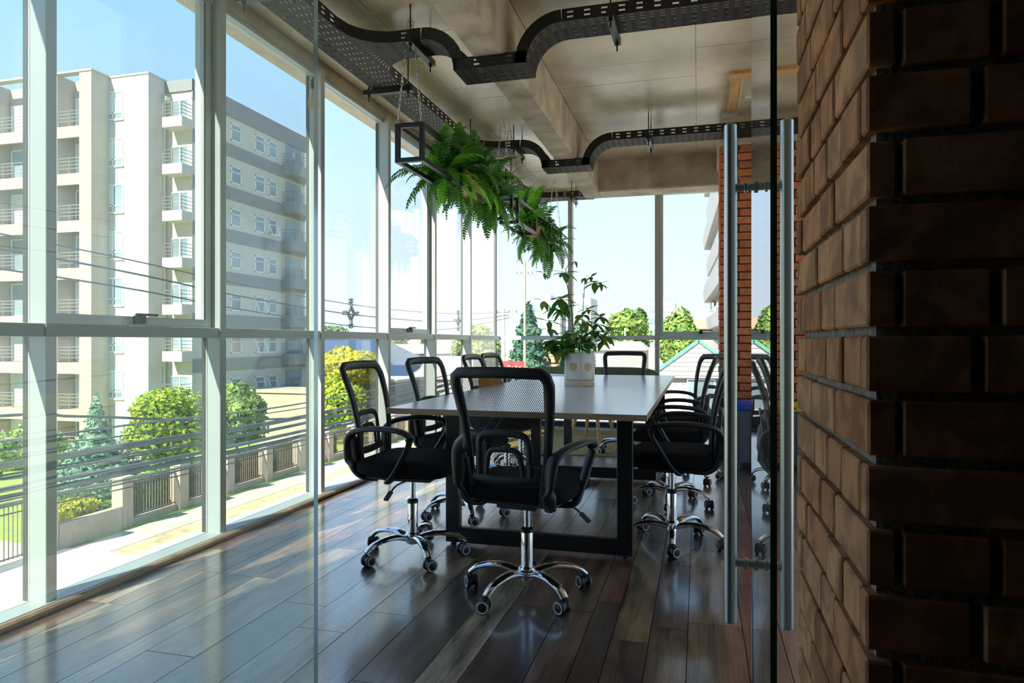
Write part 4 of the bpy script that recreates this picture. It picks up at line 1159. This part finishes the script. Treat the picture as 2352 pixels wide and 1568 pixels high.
# ---- far view trees
FT = [('fir', 'tall dark fir left of the potted plant, beyond the street', 'tree', (-14.9, 60, ZG), [(5200, cone((0,0,.8), 3.1, 9.0, 3, .8))], 'leaf_dark', .30),
    ('fir', 'broad dark fir directly behind the potted plant', 'tree', (-11.6, 67, ZG), [(5200, cone((0,0,.8), 3.3, 7.4, 4, .7))], 'leaf_dark', .30),
    ('street_tree', 'loose leafy tree seen above the far head chair', 'tree', (-7.0, 70, ZG), [(5200, blob((0,0,6.3), (2.6,2.5,3.0), 13, 21))], 'leaf_light', .30),
    ('slender_tree', 'narrow brownish conifer behind the leafy street tree', 'tree', (-6.6, 80, ZG), [(1800, blob((0,0,6.8), (1.1,1.1,3.4), 8, 22))], 'leaf_mid', .30),
    ('leafy_tree', 'light green tree in the opening sash right of the back mullion', 'tree', (-1.7, 60, ZG), [(5200, blob((0,0,6.3), (1.8,1.8,2.6), 13, 23))], 'leaf_light', .27),
    ('leafy_tree', 'pale tree just left of the black glass corner seam', 'tree', (-20.5, 62, ZG), [(4200, blob((0,0,5.2), (2.6,2.6,3.0), 12, 24))], 'leaf_light', .30),
    ('leafy_tree', 'round green tree at the horizon right of the apartment block', 'tree', (-40.5, 70, ZG), [(3600, blob((0,0,5.6), (2.4,2.4,2.9), 10, 25))], 'leaf_mid', .34),
    ('leafy_tree', 'pair of green crowns at the horizon above the golden tree', 'tree', (-33.5, 72, ZG), [(3400, blob((0,0,5.4), (2.6,2.4,2.4), 10, 26))], 'leaf_mid', .34),
    ('palm_like_tree', 'small palm-shaped tree at the horizon in the seventh bay', 'tree', (-28.0, 85, ZG), [(1500, blob((0,0,6.2), (1.5,1.5,.8), 8, 27))], 'leaf_light', .32),
    ('conifer', 'thin conifer at the horizon beside the fourth mullion', 'tree', (-31.2, 75, ZG), [(1500, cone((0,0,1), 1.2, 7.8, 5))], 'leaf_dark', .3),
    ('conifer', 'short conifer at the horizon left of the two green crowns', 'tree', (-36.6, 76, ZG), [(1300, cone((0,0,1), .9, 7.2, 6))], 'leaf_dark', .28),
    ('garden_bush', 'green bush outside behind the sofa legs', 'shrub', (-4.4, 36, ZG), [(2200, blob((0,0,1.0), (2.2,1.5,1.1), 9, 28))], 'leaf_light', .2),
    ]
for nm, lab, cat, base, shp, mat, sz in FT: tree(nm, lab, cat, base, shp[0][1](random.Random(1))[0].z*.5 if False else 3.0, .16, shp, mat, sz)

# ---- apartment block
ap = thing('apartment_block', 'eight storey white and beige apartment block with balconies across the street', 'building', (-30, 32, ZG))
AX, AY = -30, 32
def apart(name, mat, boxes):
    m = MB()
    for b in boxes: m.box(b[0]-AX, b[1]-AX, b[2]-AY, b[3]-AY, b[4]-ZG, b[5]-ZG)
    return m.build(name, mat, ap, smooth=False)
TOP = 15.85; FL = 2.6
apart('wall', 'stucco_white', [(-32.5, -29.25, 31.0, 44, ZG, TOP)])
apart('wall', 'stucco_beige', [(-48, -32.0, 30.9, 44, ZG, TOP)])
apart('wall', 'stucco_cream', [(-29.25, -27.5, 32.3, 43.7, ZG, TOP-.1)])
apart('parapet', 'stucco_white', [(-32.55, -29.2, 30.95, 31.2, TOP, TOP+.10), (-29.5, -29.2, 31.2, 33, TOP, TOP+.10)])
apart('parapet', 'stucco_beige', [(-48, -31.85, 29.75, 30.2, TOP, TOP+.10), (-32.2, -31.85, 30.2, 31.4, TOP, TOP+.1)])
apart('roof_band', 'stucco_grey', [(-27.52, -27.42, 32.25, 43.8, 14.75, TOP), (-29.3, -27.42, 32.2, 32.3, 15.2, TOP)])
# beige loggia front
piers = [(-32.72, -31.9), (-35.3, -34.25), (-40.2, -39.0), (-48, -44.5)]
apart('pier', 'stucco_beige', [(a, b, 29.8, 30.9, ZG, TOP) for a, b in piers])
apart('return_wall', 'stucco_beige', [(-32.05, -31.9, 30.9, 31.02, ZG, TOP)])
def winbox(x0, x1, yf, z0, z1, nz=.62, parent=ap, cols=2, low=True):
    """casement in a wall facing the street end: frame with its pane behind"""
    m = MB(); f = .07
    B = lambda a, b, c, d: m.box(a-AX, b-AX, yf-.04-AY, yf+.02-AY, c-ZG, d-ZG)
    B(x0, x1, z0, z0+f); B(x0, x1, z1-f, z1); B(x0, x0+f, z0+f, z1-f); B(x1-f, x1, z0+f, z1-f)
    zl = z0 + (z1-z0)*.25
    for i in range(1, cols):
        xx = x0 + (x1-x0)*i/cols; B(xx-f/2, xx+f/2, z0+f, z1-f)
    if low: B(x0+f, x1-f, zl-f/2, zl+f/2)
    o = m.build('window', 'frame_pvc', parent, smooth=False)
    MB().box(x0+.03-AX, x1-.03-AX, yf-.012-AY, yf-AY+.012, z0+.03-ZG, z1-.03-ZG).build('pane', 'far_glass', o, smooth=False)
    return o
def bl(o, x0, x1, yf, z0, z1): MB().box(x0-AX, x1-AX, yf-.016-AY, yf-.0125-AY, z0-ZG, z1-ZG).build('blind', 'blind', o, smooth=False)
rw_ = random.Random(4)
for k in range(8):
    zt = 14.91 - FL*k
    zf = zt - 1.98
    if zt - 2.4 < ZG: zf = max(ZG+.1, zf)
    apart('spandrel', 'stucco_beige', [(-34.25, -32.72, 29.8, 29.95, zf-.62, zf), (-39.0, -35.3, 29.8, 29.95, zf-.62, zf), (-44.5, -40.2, 29.8, 29.95, zf-.62, zf)])
    apart('balcony_slab', 'stucco_beige', [(-44.5, -32.72, 29.95, 30.9, zf-.20, zf)])
    for (a, b) in ((-34.25, -32.72), (-39.0, -35.3), (-44.5, -40.2)):
        m = MB()
        for z in (.28, .48, .68, .86): m.box(a-AX, b-AX, 29.84-AY, 29.87-AY, zf+z-.018-ZG, zf+z+.018-ZG)
        x = a+.05
        while x < b: m.box(x-.02-AX, x+.02-AX, 29.84-AY, 29.88-AY, zf-ZG, zf+.86-ZG); x += .74
        m.build('railing', 'rail_grey' if k > 3 else 'rail_grey', ap, smooth=False)
        wo = winbox(a+.12, b-.12 if b-a < 2 else a+2.0, 30.88, zf+.02, zt-.05, cols=2, low=False)
        if rw_.random() < .5: bl(wo, a+.2, (a+b)/2 if b-a < 2 else a+1.0, 30.88, zf+.1, zt-.12)
        if b-a > 3: winbox(a+2.2, b-.1, 30.88, zf+.02, zt-.05, cols=2, low=False)
    # white face casements
    wt = 15.06 - FL*k
    wo = winbox(-32.35, -30.95, 31.0, wt-1.58, wt)
    if rw_.random() < .7: bl(wo, -32.25, -31.72, 31.0, wt-1.1, wt-.1)
    if rw_.random() < .6: bl(wo, -31.6, -31.05, 31.0, wt-1.0-.3*rw_.random(), wt-.1)
    apart('ledge', 'stucco_white', [(-32.4, -30.9, 30.93, 31.0, wt-1.64, wt-1.58)])
    apart('joint_line', 'stucco_beige', [(-32.5, -29.25, 30.992, 31.0, wt-2.36, wt-2.345)])
    # recessed balconies at the corner
    zb = 13.6 - FL*k
    if zb > ZG + .3:
        apart('balcony', 'stucco_cream', [(-28.75, -27.45, 31.45, 32.3, zb-.62, zb-.06)])
        m = MB()
        for z in (.12, .32, .52, .72): 
            m.box(-28.75-AX, -27.45-AX, 31.46-AY, 31.49-AY, zb+z-.015-ZG, zb+z+.015-ZG); m.box(-27.49-AX, -27.46-AX, 31.46-AY, 32.3-AY, zb+z-.015-ZG, zb+z+.015-ZG)
        for xx in (-28.72, -28.1, -27.5): m.box(xx-.02-AX, xx+.02-AX, 31.46-AY, 31.5-AY, zb-.06-ZG, zb+.74-ZG)
        m.build('railing', 'rail_grey', ap, smooth=False)
        winbox(-28.9, -27.7, 32.3, zb, zb+1.15, low=False)
    # side facade: grey band, three windows, balcony at the far end
    sw = 14.42 - FL*k
    if sw - 1.0 > ZG + .5:
        for ya, yb_, hh in ((35.6, 36.55, 1.05), (37.95, 38.9, 1.05), (39.35, 40.25, 1.05)):
            m = MB(); xf = -27.5
            for (p, q, r_, s_) in ((ya, yb_, sw-hh, sw-hh+.06), (ya, yb_, sw-.06, sw), (ya, ya+.06, sw-hh, sw), (yb_-.06, yb_, sw-hh, sw), (ya, yb_, sw-.38, sw-.33)):
                m.box(xf-.02-AX, xf+.04-AX, p-AY, q-AY, r_-ZG, s_-ZG)
            o = m.build('window', 'frame_pvc', ap, smooth=False)
            MB().box(xf-.01-AX, xf+.012-AX, ya+.03-AY, yb_-.03-AY, sw-hh+.03-ZG, sw-.03-ZG).build('pane', 'far_glass', o, smooth=False)
            if rw_.random() < .45:   # tilted-open casement leaf
                m = MB(); z0_, z1_ = sw-hh+.02, sw-.36
                vs = []
                for xx, zz in ((xf+.30, z0_), (xf+.05, z1_)):
                    for yy in (ya+.02, yb_-.02): vs.append(Vector((xx-AX, yy-AY, zz-ZG)))
                a_, b_, c_, d_ = vs
                for p, q in ((a_, b_), (c_, d_), (a_, c_), (b_, d_)): m.bar(p, q, .07, .05)
                m.build('casement_leaf', 'frame_pvc', o, smooth=False)
            MB().box(xf-AX, xf+.03-AX, yb_+.25-AY, yb_+.45-AY, sw-1.62-ZG, sw-1.42-ZG).build('vent_cover', 'frame_pvc', ap, smooth=False)
        apart('grey_band', 'stucco_grey', [(-27.53, -27.46, 32.35, 43.7, sw-2.10, sw-1.32)])
        zb2 = 13.05 - FL*k
        apart('end_balcony', 'stucco_grey', [(-27.5, -26.55, 40.9, 43.9, zb2-.55, zb2+.22)])
        apart('balcony_door', 'far_glass', [(-27.49, -27.475, 41.3, 43.2, zb2+.22, zb2+1.7)])
        m = MB()
        for z in (.35, .52, .69, .86):
            m.box(-26.60-AX, -26.57-AX, 40.92-AY, 43.88-AY, zb2+z-.015-ZG, zb2+z+.015-ZG); m.box(-27.5-AX, -26.57-AX, 40.92-AY, 40.95-AY, zb2+z-.015-ZG, zb2+z+.015-ZG)
        for yy in (40.94, 41.9, 42.9, 43.86): m.box(-26.61-AX, -26.56-AX, yy-.02-AY, yy+.02-AY, zb2+.2-ZG, zb2+.88-ZG)
        m.build('railing', 'rail_grey', ap, smooth=False)
m = MB().tube([(-29.22-AX, 32.1-AY, 0), (-29.22-AX, 32.1-AY, TOP-1.2-ZG)], .09, 8); m.box(-29.35-AX, -28.9-AX, 31.9-AY, 32.3-AY, TOP-1.2-ZG, TOP-.95-ZG); m.build('downpipe', 'stucco_white', ap, smooth=False)

# ---- houses and blocks of the far view
def house(label, c, sx, sy, h, roof, wall, roofmat, rz=0, name='house', wins=0, ridge='y', trim=None, cat='house', fw=.7):
    t = thing(name, label, cat, (c[0], c[1], ZG), rz)
    MB().box(-sx/2, sx/2, -sy/2, sy/2, 0, h).build('wall', wall, t, smooth=False)
    m = MB(); e = .25
    if roof > 0:
        if ridge == 'y': vs = [(-sx/2-e, -sy/2-e, h), (sx/2+e, -sy/2-e, h), (sx/2+e, sy/2+e, h), (-sx/2-e, sy/2+e, h), (0, -sy/2-e, h+roof), (0, sy/2+e, h+roof)]; fs = [(0,1,4), (2,3,5), (1,2,5,4), (3,0,4,5), (3,2,1,0)]
        else: vs = [(-sx/2-e, -sy/2-e, h), (sx/2+e, -sy/2-e, h), (sx/2+e, sy/2+e, h), (-sx/2-e, sy/2+e, h), (-sx/2+roof*.6, 0, h+roof), (sx/2-roof*.6, 0, h+roof)]; fs = [(0,1,5,4), (2,3,4,5), (1,2,5), (3,0,4), (3,2,1,0)]
        m.add(vs, fs); 
    else: m.box(-sx/2-.1, sx/2+.1, -sy/2-.1, sy/2+.1, h, h+.18)
    m.build('roof', roofmat, t, smooth=False)
    for (x0, x1, z0, z1) in (wins or ()):
        w = MB().box(x0-.06, x1+.06, -sy/2-.05, -sy/2, z0-.06, z1+.06).build('window', 'frame_pvc', t, smooth=False)
        MB().box(x0, x1, -sy/2-.06, -sy/2-.04, z0, z1).build('pane', 'far_glass', w, smooth=False)
    return t
house('long low house with grey hipped roof behind the golden tree', (-31, 54), 12, 12, 4.4, 2.0, 'pale_wall', 'roof_grey', 0, ridge='x', wins=[(-2, -1, 1.5, 3), (2, 3, 1.5, 3)])
house('flat white shed with grey wall in the fifth window bay', (-22.8, 45), 6, 5, 3.4, 0, 'stucco_grey', 'pale_wall', 0, name='shed', wins=[(-1, .3, 1.2, 2.2)], cat='shed')
house('cream garden house with flat top beside the green fence tree', (-24.6, 37.2), 4.6, 2.6, 3.1, 0, 'stucco_beige', 'stucco_beige', 0, name='garden_house', cat='house')
house('house with a wide brown roof left of the corner seam', (-20.6, 52.5), 8, 7, 3.3, 1.7, 'pale_wall', 'roof_grey', 0, ridge='x', wins=[(-2, -.8, 1, 2.2)])
house('salmon house with tiled roof behind the utility pole', (-17, 74), 7, 6, 4.0, 1.6, 'salmon', 'roof_tile', 0, ridge='x', wins=[(-1, 0, 1.6, 2.8)])
house('long house with red tiled roof at the horizon behind the grey roof', (-42, 92), 26, 8, 5.2, 1.2, 'pale_wall', 'roof_tile', 0, ridge='x')
house('white outbuilding in the sixth window bay', (-28.6, 66), 9, 6, 5.0, .9, 'pale_wall', 'pale_wall', 0, ridge='x', name='outbuilding')
house('terracotta house with tiled roof beside the white terraces', (.6, 78), 6.5, 8, 7.5, 1.2, 'salmon', 'roof_tile', 0, ridge='x', wins=[(-1.6, -1.0, 6.2, 7.0), (.2, .8, 6.2, 7.0)])
house('white rendered house left of the green gable', (-5.2, 49), 3.2, 5, 5.6, .6, 'pale_wall', 'pale_wall', 0, ridge='x')
# gable house with green verge boards
gh = house('grey clapboard gable house with green verge boards seen through the right window', (.0, 33), 4.0, 4, 4.6, 1.62, 'siding', 'pale_wall', 0, name='gable_house', wins=[(-.45, .65, 3.3, 4.5)])
for s_ in (-1, 1): MB().bar((s_*2.25, -2.29, 4.56), (0, -2.29, 6.24), .08, .14, up=(0, 0, 1)).build('verge_board', 'green_trim', gh, smooth=False)
m = MB()
for i in range(22): m.box(-2, 2, -2.02, -1.995, .2*i+.1, .2*i+.115)
m.build('clapboard', 'white_paint', gh, smooth=False)
g = MB()
for i in range(7): w_ = 2.25*(1-(i*.2+.15)/1.62); g.box(-w_, w_, -2.275, -2.25, 4.6+i*.2+.10, 4.6+i*.2+.115)
g.build('gable_board', 'siding', gh, smooth=False)
pf = MB()
pf.add([(-1.4, -.1, 0), (.3, -.1, 0), (.3, -.1, 4.5), (-1.4, -.1, 3.0), (-1.4, .1, 0), (.3, .1, 0), (.3, .1, 4.5), (-1.4, .1, 3.0)], [(0,1,2,3), (7,6,5,4), (3,2,6,7), (0,3,7,4), (1,5,6,2)])
po = pf.build('party_wall', 'pale_wall', None, (-1.0, 29.2, ZG), smooth=False); tag(po, 'white sloping garden wall in front of the gable house', 'wall')
# modern white block with terraces, right edge of the back window
tb = thing('terrace_block', 'modern white apartment block with angular terraces right of the back window', 'building', (.7, 38, ZG))
def prism(poly, z0, z1, dx=0):
    m = MB(); n = len(poly); m.add([(x+dx, y, z0) for x, y in poly] + [(x, y, z1) for x, y in poly], [tuple(range(n))[::-1], tuple(range(n, 2*n))] + [(i, (i+1) % n, n+(i+1) % n, n+i) for i in range(n)]); return m
prism([(2.0, 0), (14, 0), (14, 28), (.35, 28)], 0, 25).build('wall', 'pale_wall', tb, smooth=False)
for k, zt in enumerate((7.3, 9.75, 12.2, 14.65, 17.1, 19.55, 22.0)):
    e = .0 if k % 2 else .28
    prism([(.55+e, -1.5), (3.2, -3.0), (3.2, .1), (2.0, .1), (.40, 28.0), (-.35+e, 27.6)], zt, zt+1.0, .12).build('terrace', 'pale_wall', tb, smooth=False)
    prism([(.62+e, -1.4), (.66+e, -1.4), (-.24+e, 27.4), (-.28+e, 27.4)], zt+1.0, zt+1.45).build('glass_balustrade', 'pane_glass', tb, smooth=False)
    for j in range(5):
        y0 = 2 + j*5.2; x0 = 2.0 - 1.65*y0/28
        prism([(x0-.10, y0), (x0-.05, y0), (x0-.05-1.65*2.6/28, y0+2.6), (x0-.10-1.65*2.6/28, y0+2.6)], zt+1.0, zt+2.35).build('terrace_door', 'far_glass', tb, smooth=False)
# distant blocks
def block(label, c, sx, sy, h, mat, rows, cols):
    t = thing('distant_block', label, 'building', (c[0], c[1], ZG), group='distant apartment blocks')
    MB().box(-sx/2, sx/2, -sy/2, sy/2, 0, h).build('wall', mat, t, smooth=False)
    for i in range(rows):
        z = h - 1.9 - i*2.3
        for j in range(cols):
            w = sx/cols; x = -sx/2 + w*(j+.5)
            MB().box(x-w*.40, x+w*.40, -sy/2-.08, -sy/2, z, z+1.25).build('window', 'far_glass', t, smooth=False)
    MB().box(-sx*.2, sx*.1, -sy*.2, sy*.2, h, h+1.1).build('roof_house', mat, t, smooth=False)
block('distant pale apartment block with balcony rows, left of the potted plant stem', (-26.3, 122), 5.6, 8, 13.5, 'stucco_white', 4, 2)
block('distant pale apartment block just right of the back mullion behind the plant', (-20.9, 124), 5.0, 8, 13.9, 'stucco_white', 4, 2)
block('distant grey tower straddling the right back mullion', (-7.0, 142), 5.0, 8, 13.9, 'stucco_cream', 4, 3)

# ---- utility poles and cables
def pole(name, label, x, y, top, mat, r, arms):
    t = thing(name, label, 'utility pole', (x, y, ZG)); H = top-ZG
    MB().tube([(0, 0, 0), (0, 0, H)], [r, r*.62], 10).build('shaft', mat, t)
    for z, w in arms:
        a = MB().box(-w, w, -.05, .05, H+z-.05, H+z+.05)
        a.bar((-w*.7, 0, H+z), (0, 0, H+z-.8), .05, .05); a.bar((w*.7, 0, H+z), (0, 0, H+z-.8), .05, .05)
        ao = a.build('cross_arm', 'wood_pole', t, smooth=False)
        for xx in (-w*.9, -w*.4, w*.4, w*.9): MB().lathe([(.03, 0), (.06, .05), (.03, .10), (.06, .14), (0, .18)], 8, (xx, 0, H+z+.05)).build('insulator', 'cable_grey', ao)
    return t
pole('utility_pole', 'white concrete utility pole with cross arm right of the glass corner', -13.8, 48, 3.5, 'pole_concrete', .20, ((-.35, 1.1),))
pole('utility_pole', 'thin tall lattice-armed mast in front of the dark firs', -14.2, 56, 7.9, 'wood_pole', .15, ((-.15, .75), (-1.15, .75)))
tp = pole('utility_pole', 'thin wooden pole behind the far head chair', -6.4, 62, 2.3, 'pole_concrete', .13, ())
XCb = -13.4
def cable(pts, r, label, mat='cable'):
    o = MB().tube(smooth_path([(XCb + q[2] if len(q) > 2 else XCb, q[0], q[1]) for q in pts], 8), r*.75, 6).build('overhead_cable', mat, None)
    tag(o, label, 'cable', 'overhead cables along the street'); return o
# high lines: sag between the poles
def zat(px_x, px_y): return None
cable([(-12, 4.0), (10, 3.25), (18, 2.82), (26, 2.55), (36, 2.65), (47.9, 3.2)], .022, 'uppermost thin power line crossing the sky and the apartment block')
cable([(-12, 3.6), (10, 2.95), (18, 2.45), (26, 2.15), (36, 2.22), (47.9, 3.0)], .032, 'middle power line of the three high ones above the street')
cable([(-12, 3.1), (10, 2.55), (18, 2.05), (26, 1.68), (36, 1.80), (47.9, 2.8)], .028, 'lowest of the three high power lines above the street')
cable([(-12, .3, -.9), (9.5, -.42, -.9), (13, -.70, -.9), (18, -1.35, -.9), (26, -1.95, -.9), (36, -1.9, -.9), (48, -.6, -.9)], .045, 'thick twisted cable crossing the cypress above the bundle')
low = [(-.95, .035), (-1.20, .022), (-1.42, .060), (-1.52, .075), (-1.66, .030), (-1.78, .040), (-1.98, .075), (-2.04, .060), (-2.18, .025), (-2.30, .045), (-2.38, .030), (-2.50, .022)]
nth = ('first', 'second', 'third', 'fourth', 'fifth', 'sixth', 'seventh', 'eighth', 'ninth', 'tenth', 'eleventh', 'lowest')
rc_ = random.Random(2)
for i, (z, r) in enumerate(low):
    dz = rc_.uniform(-.12, .12); dx = rc_.uniform(-.35, .35)
    cable([(-12, z+.5+dz, dx), (9, z+.12, dx), (14, z+dz*.4, dx), (20, z-.08, dx), (30, z+dz, dx), (48, z+.5, dx)], r, f'{nth[i]} cable from the top of the dark bundle in front of the fence', 'cable' if i % 3 else 'cable_grey')
def spacer(y, z, label):
    t = thing('cable_spacer', label, 'cable spacer', (XCb, y, z), group='spacers hanging on the power lines')
    m = MB(); R_ = .42
    for a in range(4):
        p = Vector((0, math.cos(R(90*a))*R_, math.sin(R(90*a))*R_)); q = Vector((0, math.cos(R(90*a+90))*R_, math.sin(R(90*a+90))*R_)); m.bar(p*.6, q*.6, .09, .09, up=(1, 0, 0))
        m.bar(p*.6, p*1.15, .07, .12, up=(1, 0, 0))
    m.build('frame', 'cable_grey', t, smooth=False)
    for a in range(4):
        MB().lathe([(.05, -.1), (.12, -.05), (.05, 0), (.12, .05), (.05, .1)], 8, (0, math.cos(R(90*a))*R_*1.2, math.sin(R(90*a))*R_*1.2)).build('insulator', 'cable_grey', t)
spacer(24.6, 2.22, 'diamond shaped cable spacer seen above the corner chair'); spacer(37.2, 2.3, 'diamond shaped cable spacer seen near the sixth mullion')
# ---- red billboard
bbd = thing('billboard', 'red roadside board with white script near the corner seam', 'sign', (-12.2, 45, ZG))
MB().box(-.75, .75, -.05, .05, 3.95, 4.85).build('board', 'red_board', bbd, smooth=False)
MB().box(-.05, .05, -.04, .04, 0, 3.95).build('post', 'wood_pole', bbd, smooth=False)
m = MB().tube(smooth_path([(-.45, -.06, 4.36), (-.3, -.06, 4.55), (-.2, -.06, 4.40), (-.05, -.06, 4.46), (.08, -.06, 4.36), (.2, -.06, 4.50), (.3, -.06, 4.38), (.55, -.06, 4.5)], 6), .025, 6); m.build('lettering', 'white_print', bbd)
for i, (x, y, lab) in enumerate(((-16.2, 42, 'white parked van behind the second window-side chair'), (-15.6, 46.3, 'pale parked car left of the corner seam'))):
    t = thing('parked_car', lab, 'car', (x, y, ZG)); b = superbox(1.0, 2.1, .5, .3); b.v = [(p, q, r_+.75) for p, q, r_ in b.v]; b.build('body', 'pale_wall', t, angle=60)
    b = superbox(.85, 1.3, .45, .35); b.v = [(p, q+.1, r_+1.4) for p, q, r_ in b.v]; b.build('cabin', 'far_glass', t, angle=60)
    for sx_ in (-1, 1):
        for yy in (-1.3, 1.3): MB().lathe([(0, -.1), (.33, -.1), (.33, .1), (0, .1)], 16, (sx_*.92, yy, .33), 0, Matrix.Rotation(R(90), 3, 'Y')).build('wheel', 'black_plastic', t)
